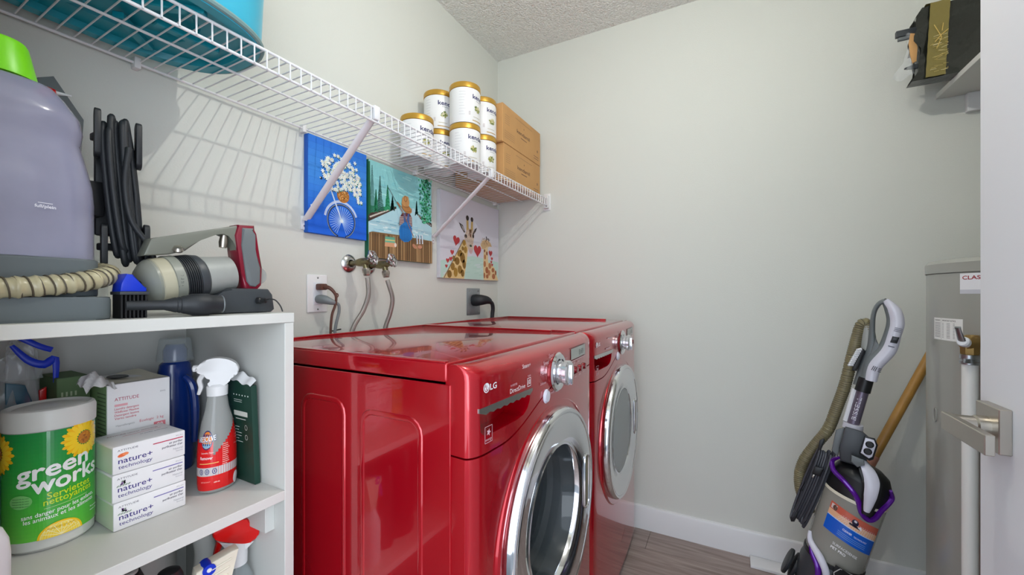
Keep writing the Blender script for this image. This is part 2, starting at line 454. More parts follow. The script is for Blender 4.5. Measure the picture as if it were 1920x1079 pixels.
# ---------------------------------------------------------------- tub on the wire shelf
ZD = SZ+.0022
tb = thing('plastic_tub', 'large turquoise plastic tub at the left end of the wire shelf', 'tub', (.31, .97, ZD))
def ovl(k, sx, sy, z):
    a = 2*PI*k; cx, cy, rx, ry = .30, .965, .232*sx, .158*sy; n = 2.7
    c, s_ = cos(a), sin(a)
    return (cx+rx*math.copysign(abs(c)**(2/n), c), cy+ry*math.copysign(abs(s_)**(2/n), s_), z)
PR = [(.985, .985, .0), (1, 1, .006), (1.0, 1.0, .03), (1.03, 1.05, .20), (1.05, 1.08, .30), (1.09, 1.12, .302), (1.09, 1.12, .292), (1.055, 1.085, .29)]
mb = MB(); mb.surf(lambda u, v: (lambda p: ovl(u, p[0], p[1], ZD+p[2]))(PR[round(v*7)]), 72, 7, True); obj('tub_wall', mb, 'basin', tb)
mb = MB(); PB = [(.985, 0), (.86, .0), (.84, .012), (.55, .012), (.50, .022), (.01, .022)]
mb.surf(lambda u, v: (lambda p: ovl(u, p[0], p[0], ZD+p[1]))(PB[round(v*5)]), 72, 5, True); obj('tub_bottom', mb, 'basinbottom', tb)
mb = MB(); mb.tube([ovl(k/72, 1.0, 1.0, ZD+.007) for k in range(72)], .006, 8, closed=True); obj('foot_ring', mb, 'basinrim', tb)
for k in range(6):
    a = k*PI/3; mb = MB().box(-.055, .055, -.009, .009, 0, .012, .002, 1, Matrix.Translation((.30+.13*cos(a)*.9, .965+.085*sin(a), ZD+.001)) @ Matrix.Rotation(math.atan2(sin(a)*.6, cos(a)), 4, 'Z')); obj('bottom_rib', mb, 'basinbottom', tb)

# ---------------------------------------------------------------- cans of formula
NAVY = (38, 36, 96)
def can(c, z, label, twist=0, hid=False):
    t = thing('formula_can', label, 'can', (c[0], c[1], z), 'white cans with gold lids on the wire shelf'); r = .0622
    obj('can_body', MB().lathe([(0, .001), (r-.003, .001), (r-.001, .0), (r, .003), (r, .133), (r-.001, .136), (r-.006, .137)], (c[0], c[1], z), seg=44), 'white', t)
    obj('can_lid', MB().lathe([(r-.004, .137), (r+.0008, .138), (r+.0008, .155), (r-.001, .1585), (r-.006, .1595), (r-.009, .157), (0, .157)], (c[0], c[1], z), seg=44), 'gold', t)
    ang = math.atan2(-c[1], -c[0])+twist; A = Art()
    A.text('kendamil', .006, .096, .100, NAVY, .05, size=.0245); 
    for i in range(9): A.line([(-.050, .118-i*.011), (-.050+random.uniform(.018, .030), .118-i*.011)], .0012, (196, 196, 200), i == 0)
    A.line([(.022, .089), (.050, .089)], .0018, (150, 150, 160))
    for i in range(60):
        a = random.uniform(0, 2*PI); q = random.random()**.6
        A.ell(.030+.014*q*cos(a), .058+.011*q*sin(a), .0045, .003, random.choice([(128, 140, 70), (166, 160, 92), (196, 188, 140), (98, 116, 60), (214, 205, 170)]), 7, a)
    A.line([(.008, .024), (.045, .024)], .0015, (170, 160, 120)); A.line([(.004, .010), (.055, .010)], .003, (190, 150, 70))
    for i in range(4): A.line([(-.012, .03+i*.004), (-.004, .03+i*.004)], .001, (150, 120, 120), i == 0)
    A.build('can_label', cylmap(c, r, z, ang), t, curved=.006)
    return t
H1 = .1605
can((1.207, 1.055), ZD, 'single white can with gold lid, leftmost on the shelf, not stacked', .10)
cA, cB, cC = (1.362, 1.072), (1.362, .940), (1.497, .944)
can(cA, ZD, 'lower white can of the rear stack by the wall behind the front stack', .0)
can(cA, ZD+H1, 'upper white can of the rear stack by the wall, right of the single can', -.15)
can(cB, ZD, 'lower white can of the tallest looking front stack in the middle', .12)
can(cB, ZD+H1, 'upper white can of the middle front stack, nearest to the ceiling', .42)
can(cC, ZD, 'lower white can of the stack standing against the cardboard boxes', .22)
can(cC, ZD+H1, 'upper white can of the stack standing against the cardboard boxes', .26)
def carton(x0, x1, y0, y1, z0, z1, label):
    t = thing('cardboard_box', label, 'box', ((x0+x1)/2, (y0+y1)/2, z0), 'brown cardboard boxes on the wire shelf')
    obj('box_body', MB().box(x0, x1, y0, y1, z0, z1, .0015, 1), 'cardboard', t)
    fl_ = MB(); fl_.prism([(y0+.002, z0+.004), (y1-.002, z0+.004), (y1-.002, z1-.002)]+[(y1-(y1-y0)*k/8, z1-.030-.028*sin(PI*k/8)) for k in range(1, 8)]+[(y0+.002, z1-.05)], lambda a, b, d: (d, a, b), x0-.0025, x0-.0002)
    obj('side_flap', fl_, 'cardboard', t)
    A = Art(); W_ = x1-x0; h = z1-z0; c = (110, 76, 44)
    A.text('kendamil', W_*.34, h*.50, W_*.34, c, .05, size=.024); A.star(W_*.52, h*.72, .006, c, 3); A.line([(W_*.44, h*.42), (W_*.60, h*.42)], .004, c)
    A.line([(W_*.30, h*.86), (W_*.75, h*.86)], .0022, (150, 112, 70))
    for i in range(5): A.line([(W_*.05, h*(.74-i*.055)), (W_*.16, h*(.74-i*.055))], .002, (156, 118, 76), i == 0)
    for i in range(4): A.line([(W_*.04, h*(.32-i*.055)), (W_*.28, h*(.32-i*.055))], .002, (156, 118, 76), i == 0)
    A.line([(W_*.80, h*.2), (W_*.94, h*.2)], .003, c); A.line([(W_*.80, h*.13), (W_*.94, h*.13)], .003, c); A.ell(W_*.91, h*.38, .007, .007, (140, 100, 60))
    A.build('box_print', lambda a, b, hh: (x0+a, y0-hh, z0+b), t); return t
carton(1.584, 1.980, .884, 1.148, ZD, 1.796, 'lower of the two brown cardboard boxes at the right end of the wire shelf')
carton(1.571, 1.978, .882, 1.146, 1.7965, 1.970, 'upper of the two brown cardboard boxes, stacked on the other box')

# ---------------------------------------------------------------- three canvases
def quad(xl, xr, tl, bl, tr, br, Wd, Ht):
    hl, hr = bl-tl, br-tr
    def f(x, y):
        X = (x-xl)/(xr-xl); t = tl+(tr-tl)*X; b = bl+(br-bl)*X; Y = (b-y)/(b-t)
        return (X*hr/((1-X)*hl+X*hr)*Wd, Y*Ht)
    return f
def canvas(x0, x1, z0, z1, label, edge, m_edge):
    t = thing('canvas_painting', label, 'painting', ((x0+x1)/2, WA, z0))
    mat(m_edge, edge, .6); obj('stretched_canvas', MB().box(x0, x1, WA-.020, WA-.0005, z0, z1, .002), m_edge, t)
    return t
# bicycle
X0, X1, Z0, Z1 = .806, 1.036, 1.307, 1.612
t = canvas(X0, X1, Z0, Z1, 'blue canvas of a white bicycle with a basket of white flowers', (24, 92, 190), 'canvasblue')
A = Art(); W_, H_ = X1-X0, Z1-Z0
for i in range(14):
    c0, c1 = (16, 96, 214), (58, 138, 224); k = i/13; A.grid(.001, W_-.001, H_*(13-i)/14+.0005, H_*(14-i)/14, 1, 1, tuple(int(a+(b-a)*(.5+.5*sin(k*5))) for a, b in zip(c0, c1)), i == 0)
hub = (.124, .053); R_ = .054
A.arc(*hub, R_, R_, .0065, (20, 34, 70), -1.30, PI+1.30-.0, 40)
A.arc(*hub, R_+.001, R_+.001, .0012, (180, 200, 225), -1.25, PI+1.2, 40)
for k in range(30):
    a = -1.15+k*(PI+2.3)/29; A.line([hub, (hub[0]+.047*cos(a), hub[1]+.047*sin(a))], .0012, (196, 222, 246), k == 0)
A.arc(hub[0], hub[1], .064, .064, .008, (196, 210, 236), .35, PI-.15, 24)
A.line([hub, (.082, .150)], .005, (205, 220, 240)); A.line([(.082, .152), (.060, .125), (.018, .088), (.010, .083)], .0065, (214, 226, 242)); A.line([(.082, .152), (.098, .152), (.108, .143)], .004, (214, 226, 242))
A.ell(*hub, .006, .006, (235, 242, 250)); A.ell(.130, .139, .025, .024, (178, 112, 40), 18)
for k in range(40): A.ell(.130+random.uniform(-.02, .02), .137+random.uniform(-.017, .017), .003, .002, random.choice([(214, 150, 70), (130, 74, 24), (236, 190, 120)]), 6, random.random()*3, k == 0)
A.ell(.046, .178, .005, .005, (20, 30, 60)); A.ell(.043, .179, .002, .002, (230, 235, 240))
poly = [(.045, .232), (.085, .262), (.115, .270), (.155, .256), (.178, .262), (.190, .236), (.198, .205), (.208, .160), (.202, .118), (.188, .122), (.178, .150), (.150, .158), (.115, .150), (.078, .146), (.06, .175), (.048, .205)]
def inside(p, P):
    r = False
    for (a, b), (c, d) in zip(P, P[1:]+P[:1]):
        if (b > p[1]) != (d > p[1]) and p[0] < (c-a)*(p[1]-b)/(d-b)+a: r = not r
    return r
FL = []
while len(FL) < 165:
    p = (random.uniform(.04, .212), random.uniform(.115, .272))
    if inside(p, poly): FL.append(p)
for i, (x, y) in enumerate(FL): A.ell(x+.004, y-.003, .0065, .004, random.choice([(20, 110, 90), (40, 140, 110), (16, 80, 120)]), 7, random.random()*3)
for i, (x, y) in enumerate(FL): A.star(x, y, .0088, random.choice([(244, 250, 250), (226, 242, 246), (236, 246, 240)]), 6, .42, random.random())
for i, (x, y) in enumerate(FL): A.ell(x, y, .0014, .0014, (236, 214, 120), 6, 0, i == 0)
A.build('painted_picture', lambda a, b, h: (X0+a, WA-.020-h, Z0+b), t, 'canvas')
# child fishing
X0b, X1b, Z0b, Z1b = 1.044, 1.396, 1.249, 1.603
t = canvas(X0b, X1b, Z0b, Z1b, 'canvas of a child in a straw hat fishing from a wooden dock', (12, 92, 66), 'canvasgreen')
W_, H_ = X1b-X0b, Z1b-Z0b; q = quad(25, 638, 36, 985, 280, 1040, W_, H_); A = Art()
A.grid(.001, W_-.001, .001, H_-.001, 1, 1, (140, 206, 208))
for i in range(46):
    x, y = random.uniform(.02, W_-.06), random.uniform(H_*.5, H_-.01); A.line([(x, y), (x+random.uniform(.02, .05), y+random.uniform(-.005, .005))], .005, random.choice([(150, 214, 216), (128, 200, 206), (168, 224, 222)]), i % 12 == 0)
A.poly([q(25, 640), q(140, 590), q(300, 520), q(470, 520), q(530, 620), q(638, 700), q(638, 860), q(25, 760)], (176, 216, 226))
for i in range(50):
    x, y = random.uniform(.005, W_-.05), random.uniform(H_*.27, H_*.42); A.line([(x, y), (x+random.uniform(.015, .045), y)], .003, random.choice([(206, 232, 236), (150, 200, 220), (226, 240, 242), (120, 186, 206)]), i % 10 == 0)
A.poly([q(25, 640), q(25, 560), q(150, 530), q(300, 500), q(300, 522), q(140, 590)], (70, 52, 44))
for i in range(20): x, y = 45+i*12, 595-i*4.2; A.ell(*q(x, y), .0042, .0032, (206, 202, 192), 8, 0, i == 0)
A.poly([q(490, 560), q(540, 600), q(638, 665), q(638, 700), q(530, 620)], (60, 46, 40))
for i in range(9): x, y = 515+i*14, 592+i*11; A.ell(*q(x, y), .0036, .003, (190, 190, 180), 8, 0, i == 0)
def fir(x, yb, yt, w, cs):
    n = 44
    for i in range(n):
        k = i/n; y = yb+(yt-yb)*k; ww = w*(1-k)*(.55+.45*random.random())+2
        A.line([q(x, y), q(x-ww, y+14*(1-k)+6)], .0022, random.choice(cs), i % 11 == 0); A.line([q(x, y), q(x+ww, y+14*(1-k)+6)], .0022, random.choice(cs), False)
A.poly([q(25, 560), q(25, 480), q(120, 500), q(280, 505), q(280, 520), q(150, 540)], (22, 132, 86))
G1 = [(40, 92, 84), (60, 110, 104), (26, 74, 66)]; G2 = [(30, 150, 96), (60, 172, 124), (20, 118, 80)]
fir(62, 540, 90, 40, G1); fir(140, 530, 200, 42, G1); fir(215, 525, 290, 34, G2); fir(262, 525, 400, 26, G1); fir(100, 535, 330, 26, G2); fir(495, 570, 450, 16, G1)
A.poly([q(25, 60), q(40, 60), q(48, 560), q(25, 580)], (14, 96, 60))
for i in range(330):
    x = random.gauss(575, 32); y = random.uniform(255, 660)
    if x > 634 or x < 505+(y-255)*.09: continue
    A.ell(*q(x, y), .0052, .0032, random.choice([(18, 120, 74), (34, 150, 96), (80, 190, 140), (12, 84, 56), (120, 206, 170)]), 6, random.random()*3)
A.poly([q(25, 985), q(25, 745), q(60, 738), q(330, 775), q(638, 832), q(638, 1040)], (132, 100, 62))
for i in range(62):
    x = 27+i*9.9; A.line([q(x, 745+(x-25)*.145), q(x+random.uniform(-3, 3), 982+(x-25)*.09)], random.uniform(.0015, .004), random.choice([(88, 62, 36), (168, 134, 90), (108, 80, 50), (190, 156, 112), (70, 48, 30)]), i % 8 == 0)
A.poly([q(185, 785), q(278, 795), q(285, 890), q(180, 880)], (110, 180, 150)); A.poly([q(183, 840), q(282, 850), q(285, 890), q(180, 880)], (216, 160, 120)); A.line([q(185, 818), q(280, 828)], .004, (226, 206, 130)); A.ell(*q(285, 868), .006, .008, (230, 220, 210))
A.poly([q(330, 600), q(350, 565), q(420, 565), q(445, 610), q(448, 690), q(430, 705), q(340, 690), q(322, 675)], (96, 48, 52))
for i in range(7): A.line([q(324, 600+i*13), q(446, 606+i*13)], .0022, (214, 200, 196), i == 0)
A.poly([q(362, 570), q(380, 570), q(392, 640), q(405, 572), q(420, 572), q(420, 660), q(368, 655)], (70, 96, 150))
A.poly([q(335, 680), q(375, 650), q(415, 655), q(445, 710), q(446, 810), q(410, 838), q(370, 840), q(328, 805), q(322, 730)], (28, 120, 196))
for i in range(7): A.line([q(345+i*14, 680), q(345+i*14, 828)], .0016, (20, 84, 160), i == 0)
A.line([q(215, 320), q(300, 470)], .0022, (60, 50, 50)); A.line([q(300, 465), q(360, 560), q(460, 790)], .004, (150, 104, 74)); A.line([q(300, 460), q(335, 505)], .008, (150, 104, 74))
A.ell(*q(395, 525), .030, .016, (178, 124, 70), 20, -.25); A.poly([q(345, 470), q(352, 420), q(375, 400), q(408, 412), q(420, 470), q(415, 500), q(350, 500)], (196, 144, 88))
A.arc(*q(383, 432), .008, .010, .0022, (120, 78, 40), 0, 2*PI, 16); A.arc(*q(385, 490), .019, .009, .0022, (132, 88, 48), PI, 2*PI, 16); A.arc(*q(398, 520), .026, .014, .002, (130, 86, 46), PI*.9, 2.1*PI, 16)
for x in (490, 515, 540): A.line([q(x, 770), q(x+6, 858)], .008, (220, 226, 236), x == 490); A.line([q(x-5, 780), q(x, 850)], .002, (40, 60, 130), False)
A.ell(*q(470, 880), .014, .008, (190, 130, 100), 14, -.5); A.ell(*q(520, 885), .016, .009, (200, 140, 110), 14, .3); A.arc(*q(520, 885), .015, .009, .0018, (100, 54, 40), 0, 2*PI, 14)
A.build('painted_picture', lambda a, b, h: (X0b+a, WA-.020-h, Z0b+b), t, 'canvas')
# giraffes
X0c, X1c, Z0c, Z1c = 1.455, 1.982, 1.190, 1.590
t = canvas(X0c, X1c, Z0c, Z1c, 'pale canvas of two giraffes among small red hearts', (206, 206, 212), 'canvaspale')
W_, H_ = X1c-X0c, Z1c-Z0c; q = quad(30, 690, 10, 1018, 245, 1052, W_, H_); A = Art()
A.grid(.001, W_-.001, .001, H_-.001, 1, 1, (214, 214, 224))
A.poly([q(35, 1016), q(35, 820), q(330, 780), q(400, 770), q(685, 840), q(685, 1048)], (190, 220, 210))
for i in range(40): x, y = random.uniform(40, 620), random.uniform(800, 1000); A.line([q(x, y), q(x+50, y-4)], .006, random.choice([(200, 226, 218), (182, 216, 204), (208, 222, 224)]), i % 10 == 0)
TAN = (224, 196, 138); BRN = (150, 112, 40)
A.poly([q(60, 1019), q(170, 830), q(290, 590), q(350, 640), q(330, 820), q(300, 1029)], TAN)
for x, y, rx, ry, ro in ((135, 975, 22, 42, -.4), (205, 955, 20, 52, 0), (172, 890, 20, 42, -.1), (252, 925, 22, 48, -.1), (282, 965, 17, 42, -.1), (222, 828, 24, 44, -.35), (282, 790, 26, 60, -.2), (300, 865, 18, 52, -.15), (250, 740, 26, 34, -.6), (315, 700, 17, 40, .1), (186, 800, 15, 34, -.4), (300, 620, 18, 36, .0), (285, 685, 12, 24, -.3)):
    cx, cy = q(x, y); A.poly([(cx+(rx/660*W_)*1.05*cos(a)*cos(ro)-(ry/900*H_)*sin(a)*sin(ro)*-1*0-(ry/900*H_)*sin(a)*sin(-ro), cy+(ry/900*H_)*sin(a)*cos(ro)+(rx/660*W_)*cos(a)*sin(-ro)) for a in [2*PI*k/9 for k in range(9)]], random.choice([BRN, (168, 128, 46), (134, 98, 34)]), x == 135)
A.line([q(75, 1018), q(190, 790), q(290, 590)], .005, (120, 100, 90))
A.poly([q(300, 560), q(330, 460), q(400, 455), q(415, 540), q(400, 640), q(405, 690), q(385, 738), q(362, 735), q(340, 670)], (206, 188, 170))
A.poly([q(325, 360), q(348, 360), q(352, 470), q(326, 480)], (200, 170, 100)); A.poly([q(378, 380), q(400, 380), q(398, 480), q(374, 470)], (200, 170, 100))
A.ell(*q(337, 340), .013, .013, (44, 36, 32)); A.ell(*q(388, 358), .012, .012, (44, 36, 32))
A.poly([q(240, 388), q(285, 420), q(312, 500), q(300, 508), q(265, 450)], (60, 54, 52)); A.poly([q(262, 412), q(290, 440), q(302, 490), q(285, 470)], (180, 170, 165)); A.poly([q(445, 450), q(420, 465), q(395, 520), q(405, 530), q(432, 490)], (60, 54, 52))
A.poly([q(355, 470), q(385, 470), q(378, 560), q(366, 560)], (110, 74, 40)); A.ell(*q(318, 545), .011, .010, (40, 34, 34)); A.ell(*q(402, 545), .008, .010, (40, 34, 34)); A.ell(*q(375, 655), .010, .006, (40, 60, 40)); A.ell(*q(375, 715), .014, .014, (206, 176, 178))
for i in range(60): x, y = random.gauss(355, 26), random.uniform(480, 650); A.line([q(x, y), q(x+6, y+16)], .0015, random.choice([(150, 110, 80), (230, 220, 210), (110, 90, 80)]), i % 15 == 0)
A.poly([q(515, 900), q(520, 680), q(565, 670), q(570, 840), q(640, 900), q(685, 1048), q(520, 1042)], (226, 200, 152))
for x, y, rx, ry in ((535, 780, 10, 30), (556, 740, 9, 24), (532, 860, 12, 36), (556, 930, 16, 40), (590, 880, 16, 36), (580, 960, 14, 34), (632, 1000, 18, 34), (625, 930, 16, 28), (560, 1000, 14, 26), (528, 990, 9, 34), (655, 960, 10, 30), (530, 710, 8, 18)):
    cx, cy = q(x, y); A.poly([(cx+rx/520*W_*cos(a), cy+ry/850*H_*sin(a)) for a in [2*PI*k/8+.2 for k in range(8)]], random.choice([(170, 104, 64), (186, 122, 78), (150, 88, 54)]), x == 535)
A.ell(*q(535, 645), .045, .020, (222, 200, 160), 18, .1); A.poly([q(490, 655), q(500, 600), q(550, 580), q(595, 620), q(612, 665), q(560, 660), q(530, 690), q(500, 690)], (208, 176, 130))
for i in range(46): x, y = random.gauss(545, 26), random.uniform(575, 650); A.line([q(x, y), q(x+random.uniform(-10, 10), y-18)], .002, random.choice([(96, 74, 60), (150, 116, 84), (226, 206, 176)]), i % 12 == 0)
A.line([q(555, 590), q(548, 548)], .008, (40, 40, 48)); A.line([q(578, 600), q(575, 575)], .008, (40, 40, 48))
def heart(x, y, s, rot=0):
    P = [(16*sin(a)**3*s, (13*cos(a)-5*cos(2*a)-2*cos(3*a)-cos(4*a))*s) for a in [2*PI*k/22 for k in range(22)]]; cx, cy = q(x, y)
    A.poly([(cx+a*cos(rot)-b*sin(rot), cy+a*sin(rot)+b*cos(rot)) for a, b in P], (188, 56, 60))
heart(212, 595, .0017, -.2); heart(450, 708, .0022); heart(165, 728, .0009); heart(150, 803, .0008, .2); heart(115, 822, .0008); heart(100, 885, .0006); heart(597, 738, .0012); heart(612, 800, .0007); heart(606, 838, .0006); heart(616, 870, .0006)
A.build('painted_picture', lambda a, b, h: (X0c+a, WA-.020-h, Z0c+b), t, 'canvas')

# ---------------------------------------------------------------- washer and dryer
def appliance(x0, kind):
    x1 = x0+.685; yb, ys, yf, xc = 1.07, .432, .372, (x0+.685/2)
    wash = kind == 'washer'
    t = thing('washing_machine' if wash else 'clothes_dryer', 'glossy red front-loading washing machine beside the white bookcase' if wash else 'glossy red front-loading dryer in the corner by the right wall', kind, (xc, .75, 0), 'pair of red laundry machines')
    def yo(x):      # outline of the front, seen from above: rounded corners, slight belly
        s = min(x-x0, x1-x); s = max(s, 0); k = (x-xc)/.3425
        r = .040; bel = .012*(1-k*k)
        if s < r: return ys-.030-math.sqrt(max(0, 1-((r-s)/r)**2))*(ys-.030-yf-.012) - bel + .0
        return yf+.012-bel
    def zb(x):      # lower edge of the control panel
        k = min(1, max(0, (x-x0-.09)/.26)); k = k*k*(3-2*k); return .832+.066*k
    xs = lambda u: x0+.685*(.5-.5*cos(PI*u))
    # cabinet: open-fronted shell with embossed side arches
    cb = MB()
    cb.box(x0, x0+.004, ys, yb, .015, .955, .001, 1); cb.box(x1-.004, x1, ys, yb, .015, .955, .001, 1); cb.box(x0+.004, x1-.004, yb-.004, yb, .015, .955); cb.box(x0+.004, x1-.004, ys, yb-.004, .015, .02)
    obj('cabinet', cb, 'red', t)
    for ya, yc, zt in ((.835, .705, .893), (.650, .500, .882)):
        r = .028; P = [(x0, ya, .06), (x0, ya, zt-r)]+[(x0, ya-r+r*cos(a), zt-r+r*sin(a)) for a in (PI/8, PI/4, 3*PI/8)]+[(x0, ya-r, zt), (x0, yc+r, zt)]+[(x0, yc+r+r*cos(a), zt-r+r*sin(a)) for a in (5*PI/8, 3*PI/4, 7*PI/8)]+[(x0, yc, zt-r), (x0, yc, .06)]
        obj('side_rib', MB().tube(P, .006, 8, flat=.45, up=(1, 0, 0)), 'red', t)
    # lid
    ld = MB(); ld.box(x0+.0005, x1-.0005, .440, yb+.005, .9585, .993, .004, 3); 
    o = obj('top_lid', ld, 'red', t)
    rm = MB(); zt = .9925
    rm.box(x0+.002, x1-.002, yb-.016, yb+.003, zt, zt+.004, .0018); rm.box(x1-.018, x1-.002, .52, yb-.014, zt, zt+.004, .0018)
    rm.box(x0+.002, x0+.016, .445, yb-.014, zt, zt+.003, .0014)
    obj('lid_rim', rm, 'red', t)
    # lower front panel
    def back(fn): return lambda u, v: (lambda p: (min(max(p[0], x0+.003), x1-.003), ys+.006, p[2]))(fn(u, v))
    f1 = lambda u, v: (xs(u), yo(xs(u)), .03+(zb(xs(u))-.0035-.03)*v)
    lo = obj('front_panel', MB().solid(f1, back(f1), 44, 14), 'red', t)
    DC, DR = .585, .250
    cut = MB().lathe([(0, -.1), (.185, -.1), (.185, .2), (0, .2)], (xc, .39, DC), (0, -1, 0), seg=48)
    boolean(lo, cut)
    obj('base_plinth', MB().box(x0+.01, x1-.01, ys-.03, yb-.02, .0, .03), 'darkgrey', t)
    # console
    def f2(u, v):
        x = xs(u); z0 = zb(x); zt = .993; r = .026
        if v < .7: return (x, yo(x), z0+(zt-r-z0)*v/.7)
        a = (v-.7)/.3*PI/2; return (x, yo(x)+(.445-yo(x))*(1-cos(a))*.55, zt-r+r*sin(a))
    def g2(u, v):
        p = f2(u, v); return (min(max(p[0], x0+.003), x1-.003), ys+.012, min(p[2], .985))
    co = obj('control_panel', MB().solid(f2, g2, 44, 16), 'red', t)
    hx0, hx1, hz = x0+.022, x0+.208, .909
    P = [(hx0, hz), (hx0+.002, hz-.036), (hx0+.008, hz-.043), (hx0+.03, hz-.047), (hx1-.06, hz-.047), (hx1-.03, hz-.043), (hx1-.014, hz-.034), (hx1-.004, hz-.020), (hx1, hz)]
    boolean(co, MB().prism(P, lambda a, b, d: (a, d, b), .30, .425))
    pk = MB(); pk.prism(P, lambda a, b, d: (a, d, b), .424, .428); obj('drawer_recess', pk, 'red', t)
    hs_ = MB(); hs_.prism([(hx0-.004, hz+.006), (hx1+.002, hz+.006), (hx1+.002, hz)]+[(hx1-(hx1-hx0)*k/16, hz-.004-.003*(k % 2)) for k in range(1, 16)]+[(hx0-.004, hz-.002)], lambda a, b, d: (a, yo(a)+d, b), -.004, .012)
    obj('drawer_handle', hs_, 'chromedull', t)
    # knob and buttons
    kx, kz = x0+.355, .925
    y_ = yo(kx); kb = MB(); kb.lathe([(.030, .0), (.046, .0), (.048, .004), (.044, .008), (.034, .009), (.030, .006)], (kx, y_, kz), (0, -1, 0), seg=48); 
    ko = obj('cycle_knob', kb, 'chrome', t)
    obj('knob_cap', MB().lathe([(.0285, .004), (.0285, .010), (.026, .012), (.026, .020), (.030, .023), (.030, .032), (.027, .035), (.018, .036), (0, .034)], (kx, y_, kz), (0, -1, 0), seg=48), 'knobchrome', ko)
    obj('knob_pointer', MB().box(kx-.004, kx+.004, y_-.041, y_-.034, kz-.028, kz+.020, .002), 'chrome', ko)
    obj('start_button', MB().lathe([(.015, 0), (.0165, .002), (.014, .005), (.013, .003), (.0125, .007), (0, .0085)], (kx-.070, yo(kx-.07), kz-.045), (0, -1, 0), seg=28), 'pearl', t)
    for k in range(3): obj('option_button', MB().lathe([(.0095, -.002), (.0095, .004), (.0075, .0065), (0, .007)], (kx+.148+.042*k, yo(kx+.148+.042*k), .905-.001*k), (0, -1, 0), seg=20, ky=1.0), 'redbutton', t)
    dx0, dx1, dz0, dz1 = kx+.103, kx+.238, .938, .968
    dm = MB(); dm.surf(lambda u, v: (dx0+(dx1-dx0)*u, yo(dx0+(dx1-dx0)*u)-.0015, dz0+(dz1-dz0)*v), 10, 2); obj('display_screen', dm, 'lcd', t)
    fm = lambda a, b, h: (x0+a, yo(x0+a)-h-.0002, b)
    A = Art(); WH = (232, 230, 232); PK = (206, 170, 178)
    A.ell(.038, .9485, .0088, .0088, (222, 222, 226), 28); A.arc(.038, .9485, .0064, .0064, .0014, (150, 20, 36), PI*.6, PI*2.0, 20); A.line([(.038, .953), (.038, .9445), (.041, .9445)], .0014, (150, 20, 36)); A.ell(.0345, .951, .0011, .0011, (150, 20, 36))
    A.text('LG', .049, .943, .021, (228, 228, 232), .04, size=.0155)
    if wash:
        A.text('DirectDrive', .118, .921, .062, WH, 0, size=.0135); A.text('INVERTER', .120, .934, .026, PK)
        A.text('Steam+', .168, .962, .036, WH, .01)
        A.line([(.190, .921), (.205, .921), (.205, .938), (.190, .938), (.190, .921)], .0012, WH); A.text('10', .192, .925, .011, WH, .02); A.text('YEAR', .190, .9405, .015, PK)
    else: A.line([(.15, .960), (.20, .960)], .003, PK); A.line([(.13, .925), (.185, .925)], .004, PK)
    A.line([(.033, .850), (.055, .850), (.055, .879), (.033, .879), (.033, .850)], .0009, PK); A.text('energy', .0345, .8535, .019, PK); A.star(.044, .868, .007, PK, 5, .45); 
    for k in range(11):
        a = PI*.62+k*PI*1.55/10*1; px, pz = kx-x0+.078*cos(a), kz+.052*sin(a)*.9
        if px < .44: A.text(random.choice(['Cotton', 'Normal', 'Towels', 'Delicates', 'Bulky', 'Hand', 'Speed']), px-.026, pz-.002, .030, PK)
    for k in range(4): A.text('Option', kx-x0+.09+.04*k, .886-.0, .020, PK)
    A.line([(dx0-x0, dz0-.004), (dx1-x0, dz0-.004)], .0016, PK); A.text('Signal', dx0-x0, .9235, .03, PK); A.text('Temp', dx0-x0+.05, .9235, .025, PK)
    A.text('8:88', dx0-x0+.07, dz0+.006, .045, (96, 104, 100), 0, size=.022)
    A.line([(dx0-x0-.003, dz0-.003), (dx1-x0+.003, dz0-.003), (dx1-x0+.003, dz1+.002), (dx0-x0-.003, dz1+.002), (dx0-x0-.003, dz0-.003)], .0016, (60, 14, 24))
    A.build('panel_print', fm, t, 'printgloss', base=.0016)
    # door: surround, chrome ring, mirror frame, glass bowl, drum
    yd = yf+.004; ax = (0, -1, 0); o_ = (xc, yd, DC)
    obj('door_surround', MB().lathe([(.280, -.012), (.276, .001), (.270, .004), (.263, .000), (.259, -.014)], o_, ax, seg=72), 'red', t)
    dr_ = obj('door', MB().lathe([(.253, -.012), (.253, .012), (.2505, .020), (.246, .0235), (.240, .0225), (.238, .019)], o_, ax, seg=80), 'chrome', t)
    obj('door_frame', MB().lathe([(.238, .019), (.236, .0215), (.232, .0220), (.172, .0150), (.168, .0125), (.165, .0120), (.162, .0135), (.159, .0125), (.157, .009), (.155, .0)], o_, ax, seg=80), 'chrome', dr_)
    gp = [(.157, .006), (.150, -.02), (.135, -.05), (.10, -.075), (.05, -.088), (0, -.09)]
    if wash: obj('door_glass', MB().lathe(gp, o_, ax, seg=64), 'glass', dr_)
    else: obj('door_glass', MB().lathe([(.157, .010), (.10, .013), (.0, .014)], o_, ax, seg=64), 'frost', dr_)
    # hand hold on the right of the door: capsule pocket
    hp = MB(); cx, rr = xc+.200, .017
    cap = [(cx+rr*cos(a), DC+.058+rr*sin(a)) for a in [PI*k/8 for k in range(9)]]+[(cx+rr*cos(a), DC-.058+rr*sin(a)) for a in [PI+PI*k/8 for k in range(9)]]
    hp.tube([(a, yd-.020, b) for a, b in cap], .0035, 8, closed=True); ho = obj('door_handle', hp, 'chrome', dr_)
    hq = MB(); hq.prism(cap, lambda a, b, d: (a, yd-d, b), .015, .0205); obj('handle_recess', hq, 'bronzedark', ho)
    obj('door_gasket', MB().lathe([(.184, .0), (.178, -.03), (.165, -.045), (.170, -.07), (.160, -.085), (.166, -.10), (.182, -.10)], o_, ax, seg=64), 'gasket', t)
    obj('drum', MB().lathe([(.18, -.10), (.25, -.12), (.25, -.45), (0, -.46)], o_, ax, seg=48), 'steel', t)
    return t
mat('cordgrey', (62, 64, 70), .35)
